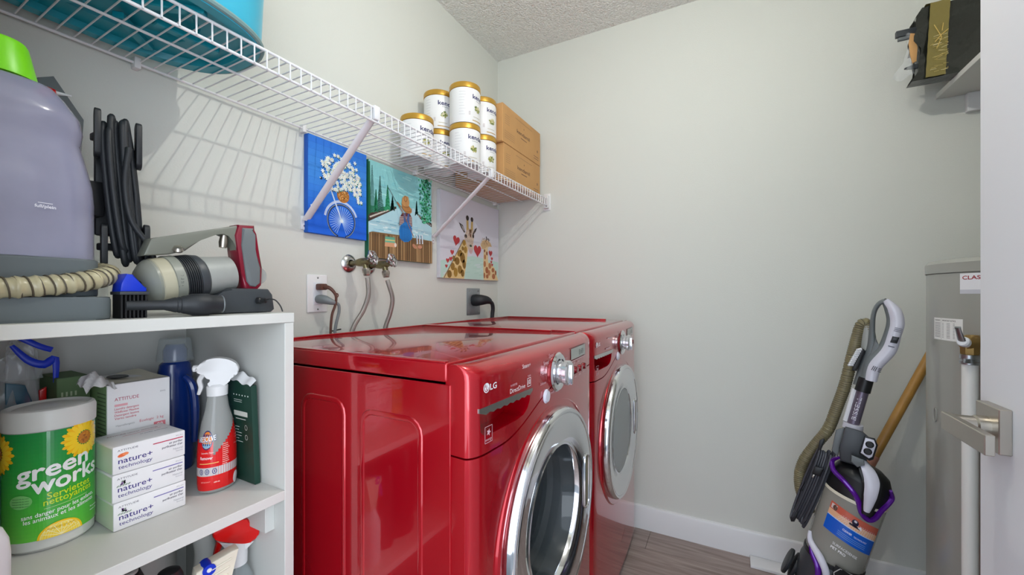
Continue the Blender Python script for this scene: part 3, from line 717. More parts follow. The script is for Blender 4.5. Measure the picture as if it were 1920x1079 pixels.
mat('spinegrey', (112, 114, 104), .35, coat=.2)
mat('groove', (84, 76, 62), .5)
mat('knobchrome', (216, 216, 220), .16, metal=.85)
mat('redbutton', (120, 4, 18), .25, metal=.3, coat=1)
mat('lcd', (150, 156, 150), .2, coat=.5)
mat('bronzedark', (120, 108, 72), .3, metal=.7)
appliance(.580, 'washer')
appliance(1.270, 'dryer')

# ---------------------------------------------------------------- taps, hoses, outlets
def tapset(x, z, label):
    t = thing('water_tap', label, 'tap', (x, WA, z), 'washing machine taps on the back wall')
    obj('wall_flange', MB().lathe([(.008, .003), (.030, .001), (.031, .004), (.026, .009), (.016, .014), (.0125, .014)], (x, WA, z), (0, -1, 0), seg=32), 'chromedull', t)
    b_ = MB(); b_.tube([(x, WA-.006, z), (x, WA-.035, z), (x-.0, WA-.045, z+.001), (x, WA-.062, z+.002), (x, WA-.085, z+.003), (x, WA-.100, z+.004)], [.0085, .0085, .012, .0145, .0135, .009], 12, smooth=2)
    b_.tube([(x, WA-.080, z+.002), (x, WA-.086, z-.020)], [.011, .010], 12); obj('valve_body', b_, 'brass', t)
    obj('outlet_nut', MB().lathe([(0, 0), (.0125, 0), (.0135, .004), (.0135, .013), (.0115, .016), (.0115, .021), (.009, .024), (0, .024)], (x, WA-.086, z-.020), (0, -.15, -1), seg=8), 'nickel', t)
    h = MB(); hc = Vector((x, WA-.118, z+.016)); ax = Vector((.15, -1, .25)).normalized(); e1 = Vector((1, 0, 0)); e1 = (e1-ax*e1.dot(ax)).normalized(); e2 = ax.cross(e1)
    h.tube([hc-ax*.022, hc+ax*.006], .0055, 8)
    h.tube([hc+(e1*cos(a)+e2*sin(a))*(.021+.0022*cos(6*a)) for a in [2*PI*k/48 for k in range(48)]], .0038, 8, closed=True)
    for k in range(6): a = PI/3*k; h.tube([hc, hc+(e1*cos(a)+e2*sin(a))*.021], .0028, 6)
    h.lathe([(0, .0), (.007, .0), (.006, .009), (0, .010)], hc, ax, seg=12)
    obj('tap_wheel', h, 'chromedull', t); return t
tapset(.974, 1.222, 'left chrome wheel tap above the washing machine')
tapset(1.062, 1.219, 'right chrome wheel tap above the washing machine')
mat('braid', (158, 154, 148), .32, metal=.8, bump=.4, bscale=900)
def hose(P, label):
    o = obj('supply_hose', MB().tube(P, .0078, 10, smooth=8), 'braid'); tag(o, label, 'hose', 'braided hoses below the taps')
    return o
hose([(.974, 1.068, 1.172), (.976, 1.066, 1.150), (.978, 1.068, 1.110), (.965, 1.078, 1.06), (.938, 1.090, 1.010), (.925, 1.098, .95), (.925, 1.108, .80)], 'braided hose from the left tap, curving left behind the washer')
hose([(1.063, 1.066, 1.166), (1.068, 1.062, 1.145), (1.084, 1.062, 1.10), (1.086, 1.074, 1.05), (1.079, 1.09, 1.0), (1.078, 1.10, .95), (1.078, 1.108, .80)], 'braided hose from the right tap, hanging nearly straight down')
t = thing('wall_outlet', 'white double wall outlet left of the taps', 'outlet', (.851, WA, 1.06))
obj('outlet_plate', MB().box(.815, .887, WA-.006, WA, 1.058, 1.178, .003, 3), 'white', t)
obj('socket_insert', MB().box(.835, .868, WA-.0085, WA-.004, 1.082, 1.154, .002), 'softwhite', t)
for z in (1.168, 1.068): obj('screw', MB().lathe([(0, 0), (.003, 0), (.003, .001), (0, .0015)], (.851, WA-.006, z), (0, -1, 0), seg=10), 'chromedull', t)
t = thing('brown_power_cord', 'brown plug and cord in the upper socket of the white outlet', 'cord', (.851, 1.14, 1.139))
obj('plug', MB().box(.840, .864, 1.122, 1.1502, 1.129, 1.149, .004), 'brownplug', t)
c_ = MB(); c_.tube([(.852, 1.126, 1.139), (.858, 1.108, 1.136), (.868, 1.098, 1.122), (.874, 1.096, 1.105), (.872, 1.098, 1.08), (.862, 1.10, 1.05), (.860, 1.104, 1.0), (.862, 1.106, .93)], [.007, .006, .005, .004, .004, .004, .004, .004], 8, smooth=6)
c_.tube([(.874+.006*cos(a), 1.094, 1.112+.006*sin(a)) for a in [2*PI*k/12 for k in range(12)]], .002, 6, closed=True)
obj('cord', c_, 'brownplug', t)
t = thing('grey_power_cord', 'grey plug and cord in the lower socket of the white outlet', 'cord', (.851, 1.14, 1.098))
obj('plug', MB().tube([(.851, 1.1502, 1.100), (.851, 1.136, 1.100), (.853, 1.118, 1.098), (.862, 1.104, 1.092), (.872, 1.100, 1.088)], [.013, .0145, .0135, .010, .006], 12, smooth=3), 'greyplug', t)
obj('cord', MB().tube([(.868, 1.101, 1.090), (.884, 1.098, 1.083), (.888, 1.10, 1.06), (.880, 1.104, 1.02), (.876, 1.106, .98), (.876, 1.106, .93)], .0048, 8, smooth=6), 'greyplug', t)
t = thing('dryer_outlet', 'square grey metal dryer outlet plate under the giraffe canvas', 'outlet', (1.755, WA, 1.01))
obj('outlet_plate', MB().box(1.692, 1.812, WA-.005, WA, 1.010, 1.146, .003), 'platemetal', t)
for x in (1.712, 1.792):
    for z in (1.024, 1.132): obj('screw', MB().lathe([(0, 0), (.0045, 0), (.004, .0025), (0, .003)], (x, WA-.005, z), (0, -1, 0), seg=10), 'chromedull', t)
t = thing('black_power_cord', 'thick black dryer plug and cord in the grey outlet plate', 'cord', (1.755, 1.13, 1.075))
obj('plug', MB().tube([(1.752, WA-.006, 1.085), (1.752, WA-.022, 1.085), (1.760, WA-.045, 1.086), (1.785, WA-.062, 1.085), (1.806, WA-.070, 1.078)], [.030, .031, .027, .021, .014], 14, smooth=4), 'rubber', t)
obj('cord', MB().tube([(1.795, WA-.067, 1.082), (1.818, WA-.074, 1.068), (1.828, WA-.074, 1.04), (1.828, WA-.070, 1.0), (1.826, WA-.068, .90)], .0105, 10, smooth=6), 'rubber', t)
mk = MB().tube([(.872, 1.112, .9985), (.905, 1.112, 1.002)], .0022, 6); tag(obj('zip_tie', mk, 'black'), 'small black zip tie end behind the washer below the outlet', 'tie')

# ---------------------------------------------------------------- bookcase
bx0, bx1, by0, by1 = .088, .5103, .764, 1.155
bc = thing('bookcase', 'white melamine bookcase left of the washer, filled with cleaning supplies', 'bookcase', ((bx0+bx1)/2, .96, 0)); T = .0186
obj('side_panel', MB().box(bx1-T, bx1, by0, by1, .0, 1.0600, .0008, 1), 'shelfboard', bc)
obj('side_panel', MB().box(bx0, bx0+T, by0, by1, .0, 1.0600, .0008, 1), 'shelfboard', bc)
obj('top_board', MB().box(bx0, bx1+.0005, by0-.001, by1, 1.0602, 1.0790, .0008, 1), 'shelfboard', bc)
obj('back_panel', MB().box(bx0+T, bx1-T, by1-.010, by1-.003, .02, 1.0600), 'shelfboard', bc)
for z in (.7135, .402, .06): obj('shelf_board', MB().box(bx0+T, bx1-T, by0, by1-.010, z, z+T, .0008, 1), 'shelfboard', bc)
for a, b in ((bx1-T-.0185, bx1-T), (bx0+T, bx0+T+.0185)): obj('shelf_cleat', MB().box(a, b, .797, 1.12, .648, .7133, .0008, 1), 'shelfboard', bc)
SH = .7135+T+.0003; TP = 1.0792; LO = .402+T+.0003

# things on the middle shelf
c = (.2235, .944); r = .0495
t = thing('wipes_tub', 'big white tub of green cleaning wipes with sunflower label, far left', 'tub', (c[0], c[1], SH))
obj('tub_body', MB().lathe([(0, .001), (r-.006, .0), (r-.001, .005), (r-.0005, .178), (r-.004, .182), (0, .182)], (c[0], c[1], SH), seg=64), 'tubwhite', t)
obj('tub_lid', MB().lathe([(r-.002, .179), (r+.0012, .180), (r+.0016, .2035), (r-.0005, .209), (r-.004, .2105), (r-.007, .209), (r-.010, .2065), (r-.014, .208), (r-.020, .2095), (0, .211)], (c[0], c[1], SH), seg=64), 'tubwhite', t)
ang = math.atan2(-c[1], -c[0]); zl0, zl1 = .019, .1785; A = Art()
for i in range(26):
    k = i/25; g = tuple(int(a+(b-a)*k) for a, b in zip((96, 196, 60), (6, 140, 60))); h0 = zl0+(zl1-zl0)*i/26; A.grid(-.112, .112, h0, h0+(zl1-zl0)/26, 60, 1, g, i == 0)
def sunf(x, y, s):
    for i in range(18): a = 2*PI*i/18; A.ell(x+.74*s*cos(a), y+.74*s*sin(a), .34*s, .12*s, (250, 196, 16), 10, a)
    for i in range(18): a = 2*PI*i/18+.17; A.ell(x+.66*s*cos(a), y+.66*s*sin(a), .30*s, .11*s, (255, 218, 40), 10, a)
    A.ell(x, y, .36*s, .36*s, (196, 120, 14), 20)
    for i in range(24): a = random.random()*6.28; q_ = random.random()*.3*s; A.ell(x+q_*cos(a), y+q_*sin(a), .04*s, .04*s, random.choice([(232, 160, 30), (150, 80, 10)]), 6, 0, i == 0)
def ml(px): return r*math.asin(max(-1, min(1, (px-205)/203)))
sunf(ml(352), .157, .028); sunf(ml(8)-.004, .148, .030)
G_ = (250, 252, 248)
A.text('green', ml(75), .106, ml(362)-ml(75), G_, .045, size=.034, slope=.16); A.text('works', ml(132), .088, ml(396)-ml(132), G_, .045, size=.034, slope=.12)
A.text('Serviettes', ml(192), .0775, .050, (206, 232, 40), .02, size=.0135, slope=.1); A.text('nettoyantes', ml(178), .0685, .056, (206, 232, 40), .02, size=.0135, slope=.1)
A.line([(ml(180), .064), (ml(360), .068)], .0006, (200, 230, 160))
A.text('sans danger pour les enfants,', ml(92), .0525, .084, G_, .012, size=.0088, slope=.1); A.text('les animaux et les aliments', ml(100), .0455, .080, G_, .012, size=.0088, slope=.1)
A.ell(ml(88), .079, .013, .010, (120, 200, 110), 24)
for i in range(4): A.text('Nettoyant fait de coton', ml(88), .0835-.0038*i, .019, (60, 120, 60), .01, align='c')
LX, LY = ml(250), .026
P = [(LX+.024*cos(PI*k/24), zl0+.022*sin(PI*k/24)) for k in range(25)]; A.poly(P, (250, 204, 20)); A.poly([(LX+(a-LX)*.9, zl0+(b-zl0)*.9) for a, b in P], (252, 238, 150)); A.poly([(LX+(a-LX)*.84, zl0+(b-zl0)*.84) for a, b in P], (250, 216, 60))
for k in range(1, 8): a = PI*k/8; A.line([(LX, zl0+.001), (LX+.020*cos(a), zl0+.018*sin(a))], .0007, (254, 244, 190), k == 1)
A.text('biodegradable sans alcool', LX, .032, .028, (150, 120, 20), 0, align='c')
A.text('75 serviettes', ml(372), .041, .016, G_, .01); A.text('moulees 18x20', ml(372), .036, .016, G_, .01)
A.build('tub_label', cylmap(c, r, SH, ang), t, 'printgloss', curved=.0045)
t = obj('white_bottle', MB().lathe([(0, 0), (.020, 0), (.0225, .004), (.0225, .060), (.021, .078), (.016, .092), (.010, .098), (.010, .112), (0, .112)], (.1330, .800, SH), seg=32), 'softwhite'); tag(t, 'plain white bottle at the left frame edge in front of wipes tub', 'bottle')
# three purifier boxes: stacked
def stackbox(i, z, label, bar, fruit, dx):
    x0, x1, y0, y1 = .2735+dx, .3725+dx, .870, .960; h = .0455
    t = thing('purifier_box', label, 'box', ((x0+x1)/2, .915, z), 'three white purifier cartons stacked on the middle shelf')
    bb = MB().box(x0, x1, y0, y1, z+.0001, z+h, .0025, 2); obj('box_body', bb, 'white', t)
    A = Art(); V = (58, 48, 128); Wd = x1-x0
    A.text('ATTITUDE', .006, .0365, .026, (96, 92, 104), .004, size=.0042)
    if fruit: A.ell(.012, .0300, .006, .003, (230, 110, 60), 14, .2); A.ell(.016, .0312, .004, .0025, (240, 140, 90), 14)
    else:
        for k in range(9): A.ell(.010+random.uniform(0, .006), .028+random.uniform(0, .006), .0018, .0012, random.choice([(140, 96, 160), (110, 70, 140), (120, 140, 120)]), 7, random.random()*3, k == 0)
        for k in range(5): A.ell(.007+.0035*k, .0265, .0022, .001, (140, 160, 140), 7, .6, k == 0)
    A.text('nature+', .007, .0168, .044, V, .012, size=.0125); A.text('technology', .007, .0080, .044, V, .006, size=.0085)
    A.line([(.052, .0345), (Wd-.004, .0345)], .0016, bar); A.text('air purifier', Wd-.0045, .0275, .020, (70, 60, 80), .012, size=.0052, align='r'); A.text("purificateur d'air", Wd-.0045, .0220, .030, (70, 60, 80), .012, size=.0052, align='r')
    A.text('227 g  8 oz', Wd-.0045, .0385, .010, (120, 120, 120), align='r'); A.text('Natural', Wd-.0045, .015, .014, (170, 170, 175), align='r'); A.text('Source', Wd-.0045, .011, .010, (170, 170, 175), align='r')
    A.build('box_print', lambda a, b, hh: (x0+a, y0-hh, z+b), t)
    B = Art(); B.grid(.002, .088, .002, h-.003, 1, 1, (206, 222, 196) if i < 3 else (196, 214, 186)); B.build('side_print', lambda a, b, hh: (x0-hh, y1-.001-a, z+b), t)
    if i == 2:
        C_ = Art(); C_.text('ATTITUDE nature+ technology', .014, .055, .07, (150, 80, 90), .01, size=.006); C_.line([(.03, .045), (.085, .048)], .0012, (220, 120, 130)); C_.text('air purifier purificateur', .05, .035, .04, (120, 110, 130), .01); C_.build('lid_print', lambda a, b, hh: (x0+a, y0+b*1.2, z+h+hh), t)
    return t
stackbox(0, SH, 'bottom white purifier box of the stack of three, lavender picture', (120, 112, 176), False, .001)
stackbox(1, SH+.0458, 'middle white purifier box of the stack of three, lavender picture', (120, 112, 176), False, -.0005)
stackbox(2, SH+.0916, 'top white purifier box of the stack of three, orange fruit and red bar', (190, 30, 70), True, .0)
# detergent carton behind
t = thing('detergent_carton', 'white and green detergent carton with torn top behind the small boxes', 'box', (.345, 1.01, SH))
x0, x1, y0, y1, zt = .296, .3875, .965, 1.098, SH+.222
db = MB().box(x0, x1, y0, y1, SH, zt, .001, 1); obj('carton_body', db, 'white', t)
A = Art(); A.grid(.001, .132, .001, .220, 1, 1, (150, 186, 132)); 
for i in range(22): A.line([(.092, .205-i*.0068), (.128, .205-i*.0068)], .002, (84, 110, 76), i == 0)
A.build('side_print', lambda a, b, hh: (x0-hh, y1-a, SH+b), t)
A = Art(); PK = (206, 96, 110)
A.text('ATTITUDE', .010, .192, .034, (186, 90, 110), .01, size=.0085); A.line([(.010, .184), (.028, .184)], .004, (232, 170, 176))
for i, s_ in enumerate(('Laundry detergent', 'Wildflower Meadow', 'Detergent lessive', 'Vertu tendre')): A.text(s_, .010, .176-.0058*i, .034-.004*(i == 3), PK, .015, size=.0055)
A.text('Hypoallergenic', .012, .146, .026, (160, 160, 160)); A.text('Ecologic  2 kg', .045, .146, .036, PK); A.text('EWG', .076, .196, .008, (140, 140, 140)); A.grid(.066, .084, .128, .140, 1, 1, (226, 130, 140)); A.text('80', .071, .130, .009, (250, 240, 240), .03, size=.011)
A.build('front_print', lambda a, b, hh: (x0+a, y0-hh, SH+b), t)
tf = MB(); tf.surf(lambda u, v: (x0+.002+(x1-x0-.004)*u, y0+.002+(y1-y0-.004)*v, zt+.0015+.004*sin(5*u+3*v)*v), 8, 8); obj('top_flap', tf, 'lidboard' if 'lidboard' in MATS else 'cream', t)
obj('hand_hole', MB().lathe([(0, 0), (.015, 0), (.014, .0012), (0, .0013)], (x0+.032, y0+.055, zt+.0052), (0, 0, 1), ex=(1, 0, 0), seg=20, ky=1.5), 'black', t)
tp = MB(); random.seed(5)
tp.surf(lambda u, v: (x0-.030+.040*u, y0+.03-.045*v+.004*sin(9*u), zt+.004+.020*sin(PI*min(1, u*1.1))*(1-.6*v)-.016*max(0, v-.5)+.0028*sin(14*u+11*v)), 12, 8); obj('torn_paper', tp, 'white', t)
t = thing('green_carton', 'olive green carton standing behind the wipes tub', 'box', (.262, 1.06, SH))
obj('carton_body', MB().box(.2515, .2935, 1.030, 1.120, SH, SH+.236, .001, 1), 'greengrey', t)
A = Art(); [A.line([(.008+.007*k, .203), (.008+.007*k, .211)], .003, (170, 184, 150)) for k in range(4)]; A.line([(.006, .196), (.045, .196)], .002, (180, 190, 160)); A.build('carton_print', lambda a, b, hh: (.2515+a*.8, 1.030-hh, SH+b), t)
# plastic bag with blue zip and teal packs
t = thing('plastic_bag', 'crumpled clear plastic bag with blue zip strip behind wipes tub', 'bag', (.205, 1.08, SH)); random.seed(11)
def crumple(cx, cy, z0, w_, d_, h_, amp, nu=18, nv=14, seed=0):
    mb = MB()
    def fn(u, v):
        a = 2*PI*u; k = 1-.45*v**2+.12*sin(3*a+4*v+seed); nz_ = amp*(sin(7*a+9*v+seed)+sin(11*a-7*v+2*seed)*.6)
        return (cx+(w_*k+nz_)*cos(a), cy+(d_*k+nz_*.6)*sin(a), z0+h_*v+amp*sin(5*a+seed)*v*2)
    mb.surf(fn, nu, nv, True); return mb
obj('bag_film', crumple(.212, 1.075, SH, .036, .026, .275, .0035), 'film', t)
obj('bag_top', crumple(.222, 1.075, SH+.235, .020, .010, .07, .004, seed=2), 'film', t)
zs = MB(); zs.tube([(.205, 1.05, SH+.298), (.222, 1.046, SH+.272), (.240, 1.044, SH+.262), (.2535, 1.046, SH+.270), (.254, 1.046, SH+.228)], [.003, .0055, .007, .005, .003], 8, smooth=4, flat=.3, up=(0, 1, 0)); zs.tube([(.212, 1.050, SH+.312), (.235, 1.046, SH+.294), (.250, 1.048, SH+.286)], .0045, 8, smooth=3, flat=.3, up=(0, 1, 0)); obj('zip_strip', zs, 'blue', t)
mat('tealpack', (20, 84, 108), .3, var=.25, vscale=30, coat=.3)
p = obj('teal_pack', MB().prism([(.196, SH), (.232, SH), (.232, SH+.190), (.222, SH+.228), (.200, SH+.236)], lambda a, b, d: (a, d, b), 1.058, 1.092, .002), 'tealpack'); tag(p, 'teal packet inside the crumpled clear bag', 'packet')
p = obj('teal_packet', MB().prism([(.125, SH), (.164, SH), (.171, SH+.178), (.152, SH+.205), (.125, SH+.196)], lambda a, b, d: (a, d-.3*(a-.15), b), 1.06, 1.085, .002), 'tealpack'); tag(p, 'teal packet at the left frame edge behind the wipes tub', 'packet')
p = obj('brush_head', MB().prism([(.238, SH+.17), (.247, SH+.17), (.247, SH+.220), (.238, SH+.215)], lambda a, b, d: (a, d, b), 1.060, 1.068, .002), 'redplastic', t)
# blue bottle with clear cap
c = (.440, 1.072)
t = thing('detergent_bottle', 'dark blue detergent bottle with a clear measuring cap', 'bottle', (c[0], c[1], SH))
obj('bottle_body', MB().lathe([(0, 0), (.034, 0), (.037, .006), (.037, .12), (.036, .17), (.033, .21), (.029, .232), (.020, .240), (.020, .262), (.014, .266), (0, .266)], (c[0], c[1], SH), ex=(cos(.3), sin(.3), 0), seg=40, ky=.82), 'bluedeep', t)
gr = MB(); gr.tube([(c[0]+.004, c[1]-.030, SH+.205), (c[0]+.014, c[1]-.040, SH+.185), (c[0]+.020, c[1]-.040, SH+.13), (c[0]+.020, c[1]-.036, SH+.06)], [.006, .0085, .0085, .006], 10, smooth=5); obj('bottle_grip', gr, 'bluedeep', t)
obj('measuring_cap', MB().lathe([(.0325, .238), (.0325, .241), (.0305, .262), (.0275, .284), (.0255, .287), (0, .287)], (c[0], c[1], SH), seg=40), 'clear', t)
obj('cap_core', MB().lathe([(.0215, .24), (.0215, .262), (.016, .274), (.0, .275)], (c[0], c[1], SH), seg=30), 'bluedeep', t)
# stain remover trigger bottle
c = (.437, .895)
t = thing('stain_spray_bottle', 'clear and red stain remover bottle with white trigger', 'spray bottle', (c[0], c[1], SH))
EX = (cos(.25), sin(.25), 0)
def sq(r_, z): return [(r_, z)]
pr_ = [(0, .002), (.028, .0), (.033, .004), (.0345, .02), (.0345, .075), (.033, .10), (.0275, .135), (.021, .160), (.0185, .178), (.0165, .186), (.013, .188), (0, .188)]
obj('bottle_body', MB().lathe(pr_, (c[0], c[1], SH), ex=EX, seg=40, ky=.8), 'mist', t)
def rk(z):
    for (r0, z0), (r1, z1) in zip(pr_[1:], pr_[2:]):
        if z0 <= z <= z1: return r0+(r1-r0)*(z-z0)/max(z1-z0, 1e-6)
    return .0345
e_ = .25
def bmap(a, b, h):
    th = math.atan2(-c[1], -c[0])+a/.0345; rr = rk(b)+h+.0004; q_ = th-e_
    u, v = rr*cos(q_), rr*.8*sin(q_); return (c[0]+u*cos(e_)-v*sin(e_), c[1]+u*sin(e_)+v*cos(e_), SH+b)
A = Art(1.5e-5); RD = (214, 20, 22)
for i in range(24):
    a0 = -.052+i*.0044; tb_ = .075+max(0, (a0+.004)/.05)*.055 if a0 > -.004 else .105-.028*max(0, 1-abs(a0+.034)/.03)*0
    if -.040 < a0 < -.006: tb_ = .100
    A.grid(a0, a0+.00445, .008, tb_, 1, 10, RD, i == 0)
A.grid(-.052, .053, .036, .052, 24, 1, (200, 196, 196))
A.ell(-.016, .104, .0115, .018, (24, 34, 96), 26); A.ell(-.016, .104, .0098, .016, (228, 130, 40), 26); A.ell(-.016, .096, .0085, .007, (90, 190, 226), 20)
A.text('RESOLVE', -.033, .100, .035, (28, 34, 110), .05, size=.0145, slope=.08); A.text('RESOLVE', -.0325, .1005, .034, (250, 250, 252), .012, size=.0138, slope=.08)
A.text('Laundry Stain', -.026, .079, .024, (240, 200, 190), .01); A.text('Remover', -.028, .068, .024, (250, 244, 244), .02, size=.008)
A.line([(-.030, .060), (.006, .060)], .0012, (240, 210, 120))
for x in (-.026, -.014, -.001): A.arc(x, .0445, .0035, .0048, .0012, (30, 50, 120), 0, 2*PI, 16); A.line([(x, .047), (x, .042)], .0014, (30, 50, 120))
for i in range(11): A.line([(.012, .092-i*.0038), (.012+random.uniform(.008, .014), .092-i*.0038)], .0012, (250, 190, 180), i == 0)
A.text('650 mL', -.002, .022, .010, (250, 220, 210), .02); A.text('DETACHANT', -.026, .024, .018, (240, 160, 150), .01); A.ell(.042, .018, .008, .012, (236, 226, 226), 18)
A.build('bottle_label', bmap, t, 'printgloss', curved=.0045)
ex = Vector((cos(-.55), sin(-.55), 0)); dn = Vector((c[0], c[1], SH+.186))
def trig(t, dn, ex, s=1.0, mb_='white', mh='white', mt='white'):
    ey = Vector((-ex.y, ex.x, 0)); Z = Vector((0, 0, 1))
    obj('collar', MB().lathe([(0, -.002), (.0175*s, -.002), (.0178*s, .016*s), (.0145*s, .020*s), (0, .020*s)], dn, seg=28), mb_, t)
    h = MB(); P = [(-.030, .058), (-.034, .050), (-.026, .043), (-.014, .038), (-.010, .024), (-.012, .014), (.013, .014), (.016, .026), (.030, .034), (.036, .046), (.032, .058), (.018, .068), (-.002, .072), (-.020, .068)]
    h.prism([(a*s, b*s) for a, b in sm2(P)], lambda a, b, d: dn+ex*a+ey*d+Z*b, -.0125*s, .0125*s, .004*s)
    ho = obj('spray_head', h, mh, t)
    obj('nozzle', MB().lathe([(0, 0), (.0065*s, 0), (.0065*s, .008*s), (.003*s, .010*s), (0, .010*s)], dn-ex*.030*s+Z*.053*s, -ex, seg=14), mh, ho)
    obj('trigger', MB().tube([dn-ex*.020*s+Z*.044*s, dn-ex*.028*s+Z*.030*s, dn-ex*.026*s+Z*.016*s, dn-ex*.030*s+Z*.002*s], [.0055*s, .005*s, .0045*s, .003*s], 8, smooth=4, flat=1.5, up=ey), mt, t)
trig(t, dn, ex, 1.0)
# dark green pouch against the side panel
t = thing('green_pouch', 'narrow dark green carton leaning on the bookcase side, white torn top', 'box', (.485, .90, SH))
cx = .4895
gm = MB(); gm.prism([(.838, SH+.0005), (.925, SH+.0005), (.925, SH+.212), (.838, SH+.200)], lambda a, b, d: (cx-.008*(b-SH)/.2+d-.0, a, b), -.0125, -.001, .001); obj('carton_body', gm, 'darkgreen', t)
tt = MB(); tt.surf(lambda u, v: (cx-.021+.012*v-.002, .836+.092*u, SH+.200+.012*u+.010*v+.0025*sin(16*u)+.006*sin(3*u)*v), 16, 6); obj('torn_top', tt, 'white', t)
A = Art(); CW = (220, 226, 220)
for i in range(6): A.ell(-.006-i*.010, .178, .0022, .0016, CW, 6, 0, i == 0)
for i in range(2): A.line([(-.006, .168-i*.004), (-.034, .168-i*.004)], .001, CW, i == 0)
A.grid(-.004, -.052, .135, .145, 1, 1, (214, 216, 206)); A.line([(-.010, .129), (-.045, .129)], .0014, CW)
for i in range(6): A.line([(-.006, .112-i*.006), (-.006-random.uniform(.012, .026), .112-i*.006)], .001, CW, i == 0)
for yy in (.113, .093): A.arc(-.045, yy, .004, .005, .0008, CW, 0, 2*PI, 14)
A.text('pluscom', 0, 0, .001, CW)
A.build('carton_print', lambda a, b, hh: (cx-.0128-.008*b/.2-hh, .905+a, SH+b), t)

# things on the lowest visible shelf
t = thing('red_spray_bottle', 'clear spray bottle with red and white trigger head under the shelf', 'spray bottle', (.452, .872, LO))
c = (.4605, .872)
obj('bottle_body', MB().lathe([(0, .0), (.027, .0), (.030, .006), (.030, .10), (.028, .125), (.020, .143), (.0165, .150), (.0165, .160), (0, .160)], (c[0], c[1], LO), seg=36), 'clear', t)
obj('tinted_liquid', MB().lathe([(0, .003), (.028, .003), (.0305, .008), (.0305, .09), (0, .09)], (c[0], c[1], LO), seg=30), 'mist', t)
zt = LO+.160; ex = Vector((cos(-.35), sin(-.35), 0)); ey = Vector((-ex.y, ex.x, 0)); Z = Vector((0, 0, 1)); dn = Vector((c[0], c[1], zt))
obj('collar', MB().lathe([(.0, -.006), (.0185, -.006), (.019, .010), (.0185, .032), (.015, .050), (0, .050)], dn, seg=30), 'white', t)
h = MB(); P = [(-.036, .082), (-.040, .068), (-.030, .058), (-.010, .046), (.012, .036), (.030, .036), (.036, .048), (.033, .064), (.020, .080), (-.004, .088), (-.026, .089)]
h.prism(sm2(P), lambda a, b, d: dn+ex*a+ey*d+Z*b, -.017, .017, .005); hd = obj('spray_head', h, 'redplastic', t)
h = MB(); h.prism([(-.033, .0555), (-.010, .0435), (.012, .0335), (.030, .0335), (.016, .022), (-.012, .018), (-.016, .036)], lambda a, b, d: dn+ex*a+ey*d+Z*b, -.014, .014, .003); obj('head_underside', h, 'white', t)
obj('trigger', MB().tube([dn-ex*.026+Z*.056, dn-ex*.030+Z*.040, dn-ex*.036+Z*.022], [.006, .006, .004], 8, smooth=4, flat=1.6, up=ey), 'redplastic', t)
t = thing('blue_spray_bottle', 'spray bottle with blue trigger and ribbed white head, lower shelf', 'spray bottle', (.395, .82, LO))
dn = Vector((.402, .822, LO+.137)); obj('bottle_body', MB().lathe([(0, 0), (.024, 0), (.027, .006), (.027, .10), (.018, .125), (.014, .137), (0, .137)], (.402, .822, LO), seg=30), 'softwhite', t)
ex = Vector((cos(-.2), sin(-.2), 0)); ey = Vector((-ex.y, ex.x, 0))
h = MB(); h.prism([(-.034, .072), (-.036, .060), (-.020, .050), (-.014, .0), (.014, .0), (.018, .044), (.026, .070), (.030, .084), (.020, .084), (-.010, .078)], lambda a, b, d: dn+ex*a+ey*d+Z*b, -.012, .012, .002)
for k in range(3): h.tube([dn-ex*.012+ey*-.0125+Z*(.066-.012*k), dn+ex*(.018-.003*k)+ey*-.0125+Z*(.072-.013*k)], .002, 6)
obj('spray_head', h, 'cream', t)
h = MB(); h.tube([dn-ex*.016+Z*.066, dn-ex*.030+Z*.052, dn-ex*.040+Z*.032, dn-ex*.048+Z*.012], [.011, .010, .008, .005], 10, smooth=5); h.lathe([(0, -.014), (.010, -.014), (.011, 0), (.010, .014), (0, .014)], dn-ex*.016+Z*.068, ey, seg=20); obj('trigger', h, 'blue', t)
obj('trigger_pin', MB().lathe([(0, 0), (.004, 0), (.003, .0015), (0, .002)], dn-ex*.016+Z*.068-ey*.014, -ey, seg=12), 'white', t)
t = thing('white_jug', 'large dull white jug with arched handle at the back of lower shelf', 'jug', (.385, 1.03, LO))
obj('jug_body', MB().lathe([(0, 0), (.060, 0), (.066, .008), (.066, .16), (.058, .20), (.040, .225), (.020, .232), (.020, .25), (0, .25)], (.360, 1.045, LO), seg=40), 'warmgreywhite' if 'warmgreywhite' in MATS else 'tubwhite', t)
obj('jug_handle', MB().tube([(.385, .99, LO+.225), (.418, .975, LO+.232), (.440, .965, LO+.205), (.446, .962, LO+.15), (.435, .97, LO+.08)], [.018, .019, .019, .018, .016], 14, smooth=6), 'tubwhite', t)
t = thing('black_jar', 'black canister with round grey lid disc on the lower shelf', 'canister', (.268, .85, LO))
obj('jar_body', MB().lathe([(0, 0), (.043, 0), (.047, .006), (.047, .228), (.041, .245), (.030, .251), (0, .251)], (.262, .862, LO), seg=40), 'black', t)
obj('lid_disc', MB().lathe([(0, .228), (.016, .228), (.0165, .232), (.014, .2335), (0, .2325)], (.279, .842, LO+.0235), seg=28), 'lightgrey', t)
t = obj('black_cap_bottle', MB().lathe([(0, 0), (.018, 0), (.0205, .005), (.0205, .200), (.019, .216), (.015, .226), (.010, .229), (0, .230)], (.334, .835, LO), seg=36), 'black'); tag(t, 'black rounded bottle right of the black canister, lower shelf', 'bottle')

